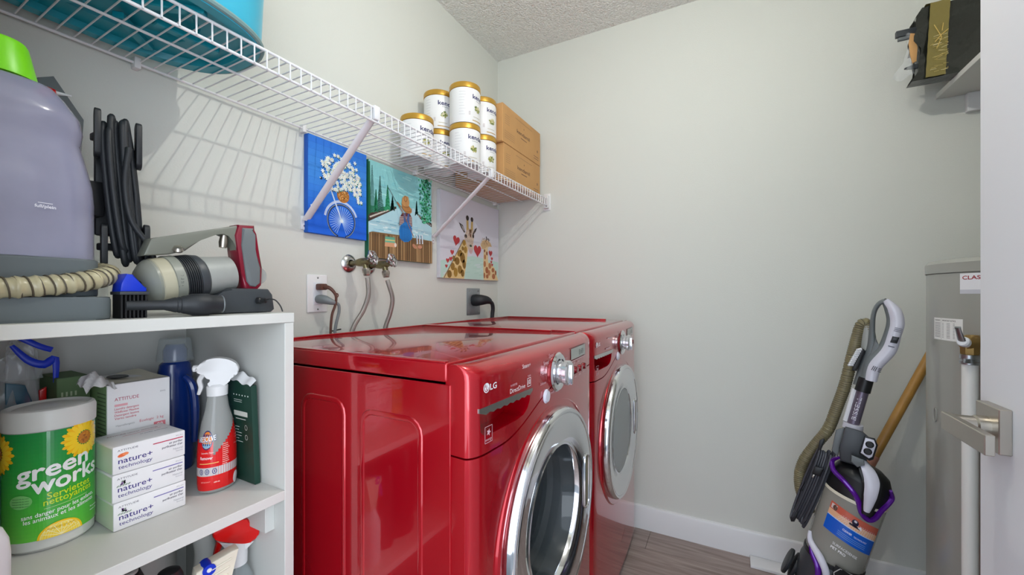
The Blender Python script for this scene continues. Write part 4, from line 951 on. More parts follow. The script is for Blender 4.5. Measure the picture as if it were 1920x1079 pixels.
# ---------------------------------------------------------------- carpet cleaner on top of the bookcase
random.seed(3)
t = thing('carpet_cleaner', 'grey carpet cleaner with smoky purple water tank on top of the bookcase', 'carpet cleaner', (.17, .90, TP))
mb = MB(); mb.prism(rrect(.089, .254, .795, .999, .022), lambda a, b, d: (a, b, d), TP, 1.112, .004); obj('machine_base', mb, 'basegrey', t)
mb = MB(); mb.prism(rrect(.089, .248, .815, .997, .03), lambda a, b, d: (a, b, d), 1.1125, 1.1665, .003); obj('tank_seat', mb, 'basegrey', t)
TC = (.150, .905, .1035, .088)
def tank(k, v, shr=1.0):
    prof = [(1.0, 1.167), (1.0, 1.20), (1.0, 1.25), (.985, 1.275), (.93, 1.305), (.865, 1.335), (.89, 1.355), (.86, 1.375), (.72, 1.400), (.62, 1.4135), (.3, 1.417), (.01, 1.418)]
    x = v*(len(prof)-1); i = min(int(x), len(prof)-2); f = x-i; m, z = prof[i][0]*(1-f)+prof[i+1][0]*f, prof[i][1]*(1-f)+prof[i+1][1]*f
    a = 2*PI*k; n = 3.2; c, s_ = cos(a), sin(a)
    dent = 1-.05*max(0, 1-abs(a-5.1)/.35)*(1 if z < 1.36 else 0)
    return (TC[0]+TC[2]*m*shr*math.copysign(abs(c)**(2/n), c)*dent, TC[1]+TC[3]*m*shr*math.copysign(abs(s_)**(2/n), s_)*dent, 1.167+(z-1.167)*(1 if shr == 1 else .95)+(0 if shr == 1 else .002))
mb = MB(); mb.surf(lambda u, v: tank(u, v), 64, 33, True); obj('water_tank', mb, 'tankpurple', t, sharp=60)
mb = MB(); mb.surf(lambda u, v: tank(u, v, .80), 48, 22, True); obj('inner_bladder', mb, 'innergrey', t, sharp=60)
A = Art(); A.text('full/plein', 0, 0, .020, (228, 228, 236), .02); A.line([(.003, .0065), (.017, .0065)], .0008, (228, 228, 236))
def frontxy(x):
    k = abs((x-TC[0])/TC[2])**3.2; return TC[1]-TC[3]*max(0, 1-k)**(1/3.2)
A.build('fill_mark', lambda a, b, h: (.179+a, frontxy(.179+a)*1.0-.001-h, 1.233+b), t)
hp = MB(); P, R_ = spline([Vector(p) for p in [(.090, .800, 1.1215), (.145, .798, 1.1235), (.197, .800, 1.129), (.238, .815, 1.138), (.262, .850, 1.147), (.266, .900, 1.152), (.258, .960, 1.156), (.235, 1.0, 1.16)]], [.0145]*8, 22, False)
hp.tube(P, [.0128+.0022*(.5+.5*cos(i*2*PI/7.0))**3 for i in range(len(P))], 16); so = obj('suction_hose', hp, 'hosetan', t, sharp=80)
obj('hose_coil', helix(P, .0136, .0095, .0011, 16), 'groove', so)
# cord winder
ar = MB(); ar.box(.240, .276, .905, .940, 1.243, 1.300, .004); obj('winder_arm', ar, 'black', t)
wd = MB(); wd.box(.272, .318, .934, .944, 1.215, 1.385, .004)
for x, z, h in ((.2660, 1.378, .040), (.3180, 1.372, .040), (.2740, 1.196, .036), (.3290, 1.200, .038)):
    wd.lathe([(0, -.004), (.0125, -.004), (.014, 0), (.0125, .004), (0, .004)], (x, .915, z), (1, -.25, 0), ex=(0, 0, 1), seg=24, ky=.55) if False else wd.prism([(.0095*cos(a), (h-.0095)*(1 if sin(a) > 0 else -1)+.0095*sin(a)) for a in [2*PI*(k+.5)/20 for k in range(20)]], (lambda x_, z_: lambda a, b, d: (x_+d+a*.35, .905+a*1.5, z_+b))(x, z), -.004, .004, .0012)
    wd.box(min(x, .300), max(x, .300), .922, .938, z-.006, z+.006, .002)
wo = obj('cord_winder', wd, 'rubber', t)
cb = MB()
for k in range(8):
    ox = .283+.0040*k+random.uniform(-.002, .002); oy = .900+random.uniform(-.006, .012); hh = .112+random.uniform(-.012, .010); ww = .009+random.uniform(-.003, .005)
    cb.tube([(ox+ww*.9*cos(a)*.8+.010*(-sin(a))*.9, oy+ww*cos(a)*.9, 1.288+hh*sin(a)) for a in [2*PI*i/28 for i in range(28)]], .0046, 8, closed=True)
cb.tube([(.298, .882, 1.36), (.292, .880, 1.30), (.300, .880, 1.24), (.322, .878, 1.20), (.330, .878, 1.165), (.312, .862, 1.140), (.290, .845, 1.128), (.272, .835, 1.122)], .0046, 8, smooth=8)
obj('power_cord', cb, 'rubber', t, sharp=70)
t = obj('green_measuring_cup', MB().lathe([(0, 0), (.0375, 0), (.037, .004), (.0285, .046), (.026, .0505), (0, .052)], (.162, .895, 1.4185), seg=40), 'lime'); tag(t, 'bright lime green cup upside down on top of the purple tank', 'cup')
t = thing('grey_tool_case', 'smoky grey angular plastic case standing behind the purple tank', 'case', (.25, 1.06, TP))
P = [(.205, TP), (.270, TP), (.287, 1.395), (.290, 1.437), (.252, 1.500), (.233, 1.489), (.205, 1.44)]
obj('case_shell', MB().prism(P, lambda a, b, d: (a, d, b), 1.045, 1.085, .003), 'midgrey', t)
obj('dark_insert', MB().prism([(.232, 1.10), (.270, 1.10), (.281, 1.395), (.284, 1.425), (.250, 1.468), (.232, 1.462)], lambda a, b, d: (a, d, b), 1.0415, 1.0449, .001), 'black', t)
t = thing('glue_tube', 'small bottle with red cap and white nozzle peeking above the tank', 'bottle', (.224, 1.018, TP))
obj('bottle_body', MB().lathe([(0, 0), (.013, 0), (.014, .003), (.014, .355), (.010, .372), (0, .372)], (.224, 1.018, TP), seg=20), 'white', t)
obj('red_cap', MB().lathe([(0, 0), (.010, 0), (.009, .018), (.005, .026), (0, .026)], (.222, 1.016, TP+.374), (.85, -.4, .15), seg=18), 'redplastic', t)
obj('nozzle_tip', MB().lathe([(0, 0), (.0035, 0), (.0012, .020), (0, .020)], (.2435, 1.006, TP+.378), (.85, -.45, .0), seg=10), 'white', t)
t = obj('green_bottle', MB().lathe([(0, 0), (.020, 0), (.022, .004), (.022, .18), (.018, .197), (.012, .203), (0, .203)], (.318, 1.105, TP), seg=28), 'clearteal' if 'clearteal' in MATS else 'clear'); tag(t, 'pale translucent bottle on the wall side behind the cord winder', 'bottle')
t = thing('scrub_brush', 'small blue brush with stiff black bristle block on the bookcase top', 'brush', (.277, .815, TP))
for k in range(7): obj('bristle_strip', MB().box(.2615+.0048*k, .2640+.0048*k, .802, .832, TP, 1.1150, .0004, 1), 'black', t)
obj('bristle_base', MB().box(.2595, .2945, .799, .835, 1.1150, 1.1200, .001), 'darkgrey', t)
obj('brush_top', MB().prism([(.2605, 1.120), (.292, 1.120), (.292, 1.1265), (.284, 1.130), (.276, 1.146), (.268, 1.147), (.262, 1.132)], lambda a, b, d: (a, d, b), .801, .833, .002), 'blue', t)

# ---------------------------------------------------------------- hand vacuum, crevice tool
def hx(x): return x*.945
def hz_(z): return TP+.0004+(z-1.084)*.938
def hpr(P, y0, y1, bev=.002): return MB().prism([(hx(a), hz_(b)) for a, b in P], lambda a, b, d: (a, d, b), y0, y1, bev)
t = thing('hand_vacuum', 'grey and crimson cordless hand vacuum in its charging dock', 'vacuum', (.40, .86, TP)); yc = .862
obj('charging_dock', hpr([(.400, 1.0845), (.405, 1.110), (.437, 1.124), (.450, 1.135), (.524, 1.134), (.533, 1.122), (.5375, 1.090), (.531, 1.0845)], .822, .893, .004), 'darkgrey', t)
a0 = Vector((.318, yc, hz_(1.142))); a1 = Vector((.450, yc, hz_(1.168))); ax = (a1-a0).normalized()
def seg_(name, m, pr): return obj(name, MB().lathe(pr, a0, ax, seg=48), m, t)
seg_('nozzle_housing', 'warmgrey', [(0, -.016), (.026, -.014), (.036, -.006), (.0405, .000), (.040, .004), (0, .004)])
seg_('dust_cup', 'dirtycup', [(.039, .003), (.0415, .005), (.042, .014), (.042, .024)])
seg_('cup_filter', 'cream', [(0, .004), (.026, .006), (.030, .022), (0, .024)])
seg_('cup_band', 'warmgrey', [(.0415, .022), (.044, .023), (.044, .036), (.042, .038)])
rp_ = [(.042, .037)]
for k in range(7): rp_ += [(.043, .038+.0032*k), (.043, .0398+.0032*k), (.0395, .0401+.0032*k), (.0395, .0408+.0032*k)]
seg_('cooling_ribs', 'rubber', rp_+[(.042, .061)])
seg_('motor_ring', 'darkgrey', [(.042, .060), (.0425, .062), (.041, .072), (.037, .076)])
seg_('motor_housing', 'lightgrey', [(.037, .075), (.0370, .080), (.0355, .095), (.033, .125), (0, .130)])
obj('top_spine', hpr([(.322, 1.190), (.333, 1.222), (.345, 1.226), (.476, 1.2665), (.500, 1.268), (.496, 1.225), (.486, 1.196), (.476, 1.205), (.470, 1.235), (.461, 1.245), (.450, 1.249), (.436, 1.246), (.410, 1.228), (.385, 1.205), (.36, 1.196)], yc-.014, yc+.014, .0035), 'spinegrey', t)
obj('release_button', MB().lathe([(0, 0), (.007, 0), (.0085, .003), (.006, .008), (0, .009)], (hx(.372), yc-.016, hz_(1.203)), (-.2, -.5, .8), seg=18), 'nickel', t)
obj('trigger', MB().lathe([(0, 0), (.006, 0), (.0075, .010), (.006, .024), (0, .026)], (hx(.452), yc-.006, hz_(1.218)), (.1, 0, 1), seg=16), 'nickel', t)
bk = obj('handle_shell', hpr([(.476, 1.268), (.508, 1.271), (.5065, 1.252), (.511, 1.22), (.524, 1.181), (.5225, 1.142), (.510, 1.128), (.497, 1.126), (.486, 1.136), (.480, 1.17), (.474, 1.215), (.470, 1.245)], yc-.019, yc+.019, .004), 'magenta', t)
obj('grip_pad', hpr([(.4815, 1.262), (.504, 1.264), (.5025, 1.250), (.507, 1.218), (.519, 1.180), (.518, 1.147), (.508, 1.138), (.497, 1.140), (.490, 1.150), (.486, 1.180), (.480, 1.225)], yc-.0225, yc+.0225, .004), 'midgrey', t)
obj('rear_cap', MB().lathe([(0, -.012), (.018, -.012), (.020, 0), (.018, .012), (0, .012)], (hx(.518), yc, hz_(1.163)), (0, 1, 0), seg=28), 'lightgrey', t)
obj('charge_jack', MB().lathe([(0, 0), (.0065, 0), (.0065, .006), (.0048, .008), (.0048, .016), (0, .017)], (hx(.500), .822, hz_(1.109)), (.5, -.85, 0), seg=18), 'black', t)
obj('charge_cord', MB().tube([(hx(.500)+.008, .809, hz_(1.109)), (hx(.500)+.013, .803, hz_(1.1125)), (.495, .800, hz_(1.110)), (.502, .795, hz_(1.098)), (.505, .792, TP+.0018)], .0013, 6, smooth=5), 'black', t)
A = Art(); A.text('Shark', 0, 0, .022, (90, 92, 88), .02, rot90=True)
th0 = 0
ey_ = Vector((0, -1, 0)); ez_ = ax.cross(ey_)*-1
A.build('brand_mark', lambda a, b, h: a0+ax*(.031+a)+(ey_*cos((b-.012)/.044)+Vector((0, 0, 1))*sin((b-.012)/.044))*(.0437+h), t)
t = thing('crevice_tool', 'black crevice tool lying in front of the hand vacuum', 'tool', (.33, .795, TP))
ax2 = Vector((1, -.16, .0)).normalized(); o2 = Vector((.268, .806, 1.0985))
cv = MB(); cv.lathe([(0, 0), (.0075, 0), (.0080, .045), (.011, .055), (.0115, .056), (.0125, .060), (.0118, .061), (.0135, .065), (.0128, .066), (.0148, .070), (.0150, .073), (.0182, .082), (.0188, .104), (.0165, .108), (.0145, .124), (.0125, .124), (.0115, .085), (0, .080)], o2, ax2, seg=32); obj('tool_body', cv, 'rubber', t)
obj('mouth_rim', MB().lathe([(.0145, .1235), (.0152, .125), (.0138, .126), (.0125, .1245)], o2, ax2, seg=32), 'midgrey', t)

# ---------------------------------------------------------------- upright vacuum
F_ = Vector((cos(AZ), sin(AZ), 0)); Rv = Vector((sin(AZ), -cos(AZ), 0)); Up = Vector((0, 0, 1)); VO = F_*1.30+Rv*1.0420   # stands on the floor before the right wall
F_ = Vector((VO.x, VO.y, 0)).normalized(); Rv = Vector((F_.y, -F_.x, 0))   # it faces the doorway
def T(q, s, d=0):
    z = .313-q*.30+s*.954
    return VO+F_*d+Rv*(.78*(-.003+q*.954+s*.30))+Up*(z-d*max(0, 1.116-z)/1.66)
aS = (T(0, 1)-T(0, 0)).normalized(); aQ = (T(1, 0)-T(0, 0)).normalized(); aD = F_
t = thing('upright_vacuum', 'upright pet vacuum with purple trim and clear bin, leaning by the right wall', 'vacuum', (VO.x, VO.y, 0))
RC = .0775
def can_(name, m, pr, ky=.92): return obj(name, MB().lathe(pr, T(.004, 0), aS, ex=aQ, seg=56, ky=ky), m, t)
can_('dust_bin', 'cup', [(RC-.004, -.045), (RC, -.030), (RC, .200)])
can_('bin_inner', 'lightgrey', [(0, -.04), (.060, -.04), (.057, .02), (.038, .03), (.038, .19), (0, .19)])
can_('bin_rim', 'cream', [(RC-.001, .176), (RC+.002, .178), (RC+.002, .186), (RC-.001, .188)])
can_('bin_lid', 'black', [(RC+.001, .187), (RC+.001, .214), (RC-.005, .240), (.063, .262), (.042, .278), (.0, .284)])
can_('base_ring', 'black', [(RC-.002, -.052), (RC+.002, -.050), (RC+.002, -.038), (RC-.001, -.036)])
def onc(q, s, r=RC, ky=.92):
    x = max(-.999, min(.999, (q-.004)/.0985)); d = ky*r*math.sqrt(max(0, 1-x*x)); p = T(.004, s)
    return p+aQ*(r*x)-F_*d+aS*(.36*d-(q-.004)*.06)
TR = [(-.078, .262), (-.091, .243), (-.080, .216), (-.050, .203), (-.018, .188), (.006, .170), (.022, .146), (.034, .136), (.052, .135), (.066, .152), (.074, .180), (.088, .214), (.094, .236), (.082, .252)]
obj('purple_trim', MB().tube([onc(q, s, RC+.004) for q, s in TR], [.004, .0065]+[.0075]*10+[.0065, .004], 10, smooth=5), 'purple', t)
def low(q):
    for (a, b), (c_, d_) in zip(TR[1:], TR[2:]):
        if a <= q <= c_: return b+(d_-b)*(q-a)/(c_-a)
    return .22
mb = MB(); mb.surf(lambda u, v: onc(-.088+.176*u, low(-.088+.176*u)+(.222-low(-.088+.176*u))*v, RC+.002), 30, 5); obj('lid_front', mb, 'black', t)
def ribbon(P, W_, th=.010, side=None, smooth=6):
    side = side or aQ; mb = MB(); Q, S = spline([Vector(p) for p in P], W_, smooth, False); n = len(Q); rings = []
    for i in range(n):
        Tn = (Q[min(i+1, n-1)]-Q[max(i-1, 0)]).normalized(); B = (side-Tn*side.dot(Tn)).normalized(); N = Tn.cross(B); w_ = S[i]
        rings.append([mb.v(Q[i]+B*(w_*cos(a)*(1-.10*abs(sin(2*a))))+N*(th*sin(a))) for a in [2*PI*k/16 for k in range(16)]])
    for A_, B_ in zip(rings, rings[1:]):
        for k in range(16): mb.f([A_[k], A_[(k+1) % 16], B_[(k+1) % 16], B_[k]])
    mb.f(rings[0][::-1]); mb.f(rings[-1]); return mb
obj('carry_handle', ribbon([T(-.012, .294, -.054), T(.012, .275, -.074), T(.032, .245, -.086), T(.041, .20, -.090), T(.046, .150, -.086)], [.013, .016, .0175, .0145, .007], .005), 'pearl', t)
obj('carry_handle_gap', ribbon([T(-.012, .292, -.048), T(.012, .272, -.068), T(.034, .242, -.080), T(.043, .20, -.083), T(.048, .140, -.080)], [.017, .021, .0225, .0195, .0115], .004), 'black', t)
# bin label
A = Art(); 
def lm(q): return q
LB0 = lambda q: .040-.0*q; 
A.grid(-.062, .092, .082, .126, 26, 2, (226, 176, 140)); A.grid(-.062, .092, .103, .126, 26, 1, (196, 96, 76))
for i in range(7): A.line([(-.04+.003*i, .082+.004*i), (.085, .082+.004*i)], .0009, (226, 232, 240), i == 0)
A.grid(-.062, .092, .034, .083, 26, 2, (16, 92, 200)); A.grid(-.062, .092, .0815, .084, 26, 1, (190, 214, 240))
A.grid(-.058, -.040, .106, .121, 1, 1, (216, 200, 196)); A.ell(-.046, .112, .007, .009, (96, 70, 60), 12)
A.text('CLEANER', -.008, .064, .030, (240, 246, 255), .02, size=.009); A.text('TECHNOLOGY', .028, .063, .042, (220, 232, 250), .01, size=.007)
for i in range(3): A.line([(-.020, .055-i*.0055), (.070, .055-i*.0055)], .0012, (120, 170, 226), i == 0)
A.ell(.020, .108, .011, .010, (40, 36, 60), 14); A.ell(.020, .112, .005, .004, (210, 205, 215), 10); A.poly([(.004, .094), (.040, .094), (.040, .100), (.004, .100)], (24, 24, 44)); A.poly([(.030, .098), (.044, .094), (.040, .106)], (236, 234, 240))
A.build('bin_label', lambda a, b, h: onc(a, b-.010*(1-((a-.01)/.08)**2)*.6, RC+.0008+h), t, 'printgloss', curved=.006)
A = Art(); A.text('SURFACESENSE', -.022, .004, .080, (226, 226, 226), .02, size=.0115); A.text('PET PRO', -.024, -.010, .048, (240, 240, 240), .05, size=.0115)
A.build('bin_lettering', lambda a, b, h: onc(a, b-.004, RC+.0008+h), t)
# neck, dials, wand
def tbox(q0, q1, s0, s1, d0, d1, bev=.003):
    M = Matrix.Identity(4); mb = MB(); V = [mb.v(T(q, s, d)) for q in (q0, q1) for s in (s0, s1) for d in (d0, d1)]
    F = [mb.f([V[i] for i in q]) for q in ((0,1,3,2),(4,6,7,5),(0,4,5,1),(2,3,7,6),(0,2,6,4),(1,5,7,3))]
    if bev: bmesh.ops.bevel(mb.bm, geom=list({e for f in F for e in f.edges}), offset=bev, segments=2, profile=.5, affect='EDGES')
    return mb
def tpr(P, d0, d1, bev=.003): return MB().prism(P, lambda a, b, d: T(a, b, d), d0, d1, bev)
obj('neck_housing', tpr([(-.088, .374), (-.036, .382), (-.008, .372), (.002, .300), (-.020, .272), (-.070, .262), (-.086, .30)], -.055, .055, .006), 'darkgrey', t)
obj('side_housing', tpr([(-.112, .350), (-.088, .372), (-.080, .27), (-.104, .28)], -.02, .045, .004), 'midgrey', t)
obj('neck_collar', MB().tube([T(-.066, .378, 0), T(-.068, .394, 0)], [.026, .025], 24), 'pearl', t)
obj('lid_latch', tpr([(-.046, .296), (-.008, .300), (-.002, .285), (-.018, .268), (-.040, .275)], -.082, -.050, .003), 'midgrey', t)
dl = obj('dial_panel', tpr([(-.028, .372), (.000, .378), (.014, .362), (.016, .314), (.006, .304), (-.026, .312)], -.072, -.052, .003), 'black', t)
obj('dial_plate', tpr([(-.025, .367), (-.001, .372), (.009, .359), (.010, .320), (.003, .311), (-.023, .316)], -.0755, -.071, .001), 'pearl', dl)
for q, s in ((-.008, .353), (-.0065, .330)): obj('dial_button', MB().lathe([(0, 0), (.0098, 0), (.0098, .003), (.008, .0045), (.007, .003), (0, .003)], T(q, s, -.075), -aD, seg=22), 'black', dl)
obj('wand', MB().tube([T(-.068, .385, 0), T(-.073, .520, 0)], .0155, 22), 'lilac', t)
obj('wand_strip', MB().tube([T(-.093, .392, .004), T(-.096, .500, .004)], .0070, 10), 'softwhite', t)
A = Art(); A.text('BISSELL', 0, 0, .076, (206, 204, 212), .02, size=.020, rot90=True)
A.build('wand_lettering', lambda a, b, h: T(-.066+a-.04*b, .408+b, 0)+(-aD)*(math.sqrt(max(0, .0157**2-(a+.004-.000)**2*.8))+h), t, 'print', 4e-4)
obj('wand_collar', MB().tube([T(-.073, .502, 0), T(-.074, .545, 0)], [.0195, .0185], 22), 'black', t)
obj('handle_back', ribbon([T(-.086, .515, .008), T(-.085, .58, .010), T(-.086, .64, .010), T(-.101, .69, .010), T(-.111, .73, .008), T(-.113, .757, .006), T(-.106, .780, .002), T(-.092, .793, -.004)], [.0135, .0135, .0125, .0072, .006, .006, .0065, .006], .011), 'midgrey', t)
obj('handle_liner', ribbon([T(-.078, .545, -.008), T(-.078, .60, -.008), T(-.058, .650, -.008), T(-.056, .700, -.008), T(-.060, .738, -.007), T(-.076, .768, -.004), T(-.096, .788, 0)], [.011, .012, .012, .0105, .0105, .010, .006], .011), 'midgrey', t)
obj('handle_web', tpr([(-.086, .59), (-.060, .59), (-.062, .640), (-.070, .655), (-.086, .675)], -.012, .010, .003), 'midgrey', t)
obj('handle_front', ribbon([T(-.060, .543, -.020), T(-.062, .590, -.020), T(-.040, .650, -.022), (T(-.040, .700, -.022)), T(-.043, .738, -.021), T(-.062, .772, -.018), T(-.092, .792, -.008)], [.0135, .0155, .0165, .0150, .0160, .015, .008], .011), 'pearl', t)
sw = obj('power_switch', tpr([(-.046, .675), (-.027, .678), (-.026, .698), (-.045, .695)], -.0375, -.030, .002), 'black', t)
obj('switch_button', tpr([(-.043, .683), (-.030, .685), (-.029, .695), (-.042, .693)], -.041, -.036, .002), 'darkgrey', sw)
A = Art(); DG = (96, 98, 112)
for i in range(3): A.line([(-.047, .712+i*.005), (-.026, .714+i*.005)], .0016, DG, i == 0)
A.line([(-.048, .663), (-.030, .665)], .003, DG)
for i in range(3): A.line([(-.070+i*.005, .575), (-.067+i*.005, .590)], .002, (40, 40, 50), i == 0); A.line([(-.052, .577+.005*i), (-.043, .579+.005*i)], .002, (40, 40, 50), False)
A.build('handle_print', lambda a, b, h: T(a, b, -.0345-h), t)
# hose, brush, cord
HP = [(-.100, .655), (-.112, .690), (-.121, .706), (-.133, .703), (-.137, .680), (-.134, .60), (-.128, .50), (-.131, .41), (-.136, .34), (-.160, .27), (-.180, .20), (-.178, .145), (-.155, .095), (-.11, .05)]
P, R_ = spline([T(q, s, .035) for q, s in HP], [1]*len(HP), 26, False)
# even spacing for the corrugation
L_ = [0]
for a, b in zip(P, P[1:]): L_.append(L_[-1]+(b-a).length)
obj('suction_hose', MB().tube(P, [.0150+.0020*(1 if (l % .0066) < .0033 else 0) for l in L_], 14), 'hoseolive', t, sharp=80)
obj('hose_coil', helix(P, .0158, .0068, .0010, 12), 'groove', t)
obj('hose_cuff', MB().tube([T(-.098, .628, .030), T(-.104, .655, .033), T(-.117, .702, .036)], [.0145, .0165, .0175], 20), 'lightgrey', t)
obj('hose_pipe', MB().tube([T(-.090, .515, .022), T(-.092, .58, .026), T(-.099, .632, .030)], [.013, .012, .0125], 16, smooth=4), 'midgrey', t)
br_ = MB()
for i in range(9): k = i/8; br_.tube([T(-.116-.010*k, .625-.055*k, -.004), T(-.140-.010*k+.012, .618-.055*k, -.010)], [.0052, .0035], 8)
obj('dusting_brush', br_, 'softwhite', t, kind='stuff')
obj('brush_body', tpr([(-.112, .630), (-.102, .625), (-.108, .555), (-.122, .552), (-.124, .566)], .0, .020, .003), 'black', t)
cd_ = MB(); random.seed(9)
for k in range(7):
    q0 = -.142+.0078*k; dd = -.004+random.uniform(-.014, .014)
    hh = random.uniform(.128, .150); zc = .136+random.uniform(-.006, .006)
    cd_.tube([T(q0-.009*cos(a)+(.018*(1-sin(a))*-.5), zc+hh*sin(a), dd+.014*cos(a)) for a in [2*PI*i/26 for i in range(26)]], .0036, 8, closed=True)
obj('cord_bundle', cd_, 'cordgrey', t)
obj('cord_hook', tpr([(-.150, .292), (-.140, .306), (-.134, .302), (-.136, .262), (-.146, .258)], -.012, .012, .002), 'black', t)
obj('cord_hook', tpr([(-.163, -.006), (-.150, .028), (-.142, .026), (-.146, -.010), (-.156, -.016)], -.012, .012, .002), 'black', t)
obj('cord_clip', tpr([(-.137, .205), (-.108, .212), (-.112, .180), (-.140, .176)], -.028, .020, .004), 'black', t)
obj('plug_pins', tpr([(-.134, .176), (-.128, .177), (-.130, .166), (-.136, .165)], -.030, -.024, .001), 'nickel', t)
# lower body, badge, foot
def lowb(name, m, pr, ky=1.0): return obj(name, MB().lathe(pr, T(.004, 0), aS, ex=aQ, seg=48, ky=ky), m, t)
lowb('motor_body', 'darkgrey', [(RC-.002, -.050), (RC+.004, -.075), (RC+.004, -.12), (RC-.004, -.18), (.070, -.24), (.055, -.24), (.0, -.25)], .95)
obj('white_swoosh', MB().tube([onc(-.085, -.010, RC+.008, .97), onc(-.075, -.038, RC+.009, .97), onc(-.040, -.064, RC+.009, .97), onc(-.012, -.095, RC+.009, .97), onc(-.006, -.13, RC+.009, .97)], [.004, .008, .011, .010, .006], 12, smooth=5, flat=.6), 'pearl', t)
obj('purple_swoosh', MB().tube([onc(-.080, -.030, RC+.006, .97), onc(-.062, -.068, RC+.007, .97), onc(-.036, -.095, RC+.008, .97), onc(-.026, -.14, RC+.007, .97)], [.004, .008, .010, .006], 12, smooth=5, flat=.6), 'purple', t)
mb = MB(); mb.surf(lambda u, v: onc(.004+.072*u, -.052-.12*v, RC+.012, .97), 12, 12); obj('front_console', mb, 'black', t)
A = Art(); BP = [(.018, -.055), (.066, -.048), (.076, -.066), (.070, -.090), (.014, -.098), (.006, -.078)]
A.line(BP+[BP[0]], .0022, (190, 188, 186)); A.poly([(.028, -.076), (.040, -.060), (.054, -.074)], (176, 174, 172)); A.poly([(.020, -.080), (.064, -.074), (.064, -.080), (.020, -.087)], (176, 174, 172)); A.line([(.024, -.091), (.062, -.085)], .003, (150, 148, 148))
A.build('front_badge', lambda a, b, h: onc(a, b, RC+.013+h, .97), t)
ft = MB(); Mf = Matrix.Translation((VO.x, VO.y, 0)) @ Matrix.Rotation(AZ-PI/2, 4, 'Z')
ft.box(-.19, .10, -.185, .06, .012, .075, .014, 3, Mf); obj('cleaning_head', ft, 'darkgrey', t)
for x, y in ((-.155, .02), (-.115, .02), (.085, .02)):
    c_ = Mf @ Vector((x, y, .0)); wh = MB(); wh.lathe([(0, -.014), (.060, -.014), (.068, -.010), (.070, 0), (.068, .010), (.060, .014), (.045, .014), (.042, .010), (0, .010)], (c_.x, c_.y, .0705+(.065 if x < -.1 else 0)*0), Rv, seg=40); obj('wheel', wh, 'rubber', t)
for q in (-.128, -.103): obj('side_wheel', MB().lathe([(0, -.007), (.036, -.007), (.043, -.005), (.045, 0), (.043, .005), (.036, .007), (0, .007)], T(q, -.150, .02), aQ, seg=36), 'rubber', t)
# wooden pole behind
pa, pb = Vector((1.733, -.193, .0)), Vector((1.956, -.612, .855)); pd = (pb-pa).normalized(); n_ = pd
p0 = pa+pd*.012
t = thing('wooden_pole', 'varnished wooden pole leaning against the right wall behind the vacuum', 'pole', (p0.x, p0.y, 0))
L1 = (Vector((1.866, -.443, .507))-pa).length+.035
obj('pole_shaft', MB().tube([pa+pd*L1, pb+pd*.06], .0145, 18), 'wood', t)
obj('pole_ferrule', MB().tube([pa+pd*.016, pa+pd*(L1+.004)], .0160, 18), 'pink', t)

# ---------------------------------------------------------------- water heater, drain pipe
HC = (1.478, -.73); HR = .25
t = thing('water_heater', 'tall grey cylindrical water heater in the right corner behind the door', 'water heater', (HC[0], HC[1], 0))
obj('tank_jacket', MB().lathe([(0, .0), (HR-.01, .0), (HR, .01), (HR, 1.168), (HR-.002, 1.1705)], (HC[0], HC[1], .0), seg=96), 'heatergrey', t)
obj('tank_cap', MB().lathe([(HR+.0022, 1.1700), (HR+.0025, 1.194), (HR-.004, 1.203), (HR-.02, 1.206), (0, 1.208)], (HC[0], HC[1], .0), seg=96), 'heatergrey', t)
def hl(ang0):
    def f(a, b, h): th = math.radians(ang0)+a/HR; return (HC[0]+(HR+h)*cos(th), HC[1]+(HR+h)*sin(th), b)
    return f
# angles on the tank grow to the viewer's right
A = Art(); A.grid(0, .14, 1.117, 1.166, 14, 1, (224, 224, 228)); A.text('CLASSIC', .006, 1.1515, .062, (150, 30, 44), .05, size=.0125); A.grid(.0, .14, 1.117, 1.127, 14, 1, (190, 192, 200))
A.build('name_plate', hl(112.3), t, curved=.02)
A = Art(); A.grid(0, .092, .999, 1.055, 12, 1, (226, 226, 224)); A.line([(.030, 1.0), (.030, 1.054)], .0008, (140, 140, 140))
A.text('WARNING', .004, 1.047, .022, (40, 40, 40), .03, size=.0055); A.text('IMPORTANT NOTICE', .034, 1.047, .040, (40, 40, 40), .03, size=.0055)
for i in range(11): A.line([(.004, 1.042-i*.0036), (.027, 1.042-i*.0036)], .0013, (120, 120, 120), i == 0); A.line([(.034, 1.042-i*.0036), (.072, 1.042-i*.0036)], .0013, (120, 120, 120), False)
A.build('warning_label', hl(92.8), t, curved=.02)
obj('access_emblem', MB().tube([hl(94)(.007*cos(a), .800+.018*sin(a), .001) for a in [2*PI*k/16 for k in range(16)]], .0014, 6, closed=True), 'heatergrey', t)
px, py = 1.314, -.490; dv = Vector((HC[0]-px, HC[1]-py, 0)).normalized()
v = thing('relief_valve', 'brass relief valve with silver lever and white drain pipe on the heater', 'valve', (px, py, .02))
vb = MB(); vb.lathe([(0, -.015), (.014, -.015), (.017, -.010), (.017, .020), (.0135, .026), (.0135, .062)], (px, py, 1.005), dv, seg=20); vb.lathe([(0, 0), (.0155, 0), (.0165, .004), (.0165, .030), (.013, .034), (0, .034)], (px, py, .978), seg=8)
vb.lathe([(0, 0), (.013, 0), (.013, .006), (.010, .010), (0, .010)], (px+.006, py-.006, 1.012), seg=16); obj('valve_body', vb, 'bronze', v)
wd_ = Vector((-.65, .75, .28)).normalized()
sp = MB(); sp.lathe([(0, 0), (.0115, 0), (.0115, .018), (.009, .021), (0, .021)], (px-.004, py+.004, 1.003), wd_, seg=20); obj('valve_plunger', sp, 'softwhite', v)
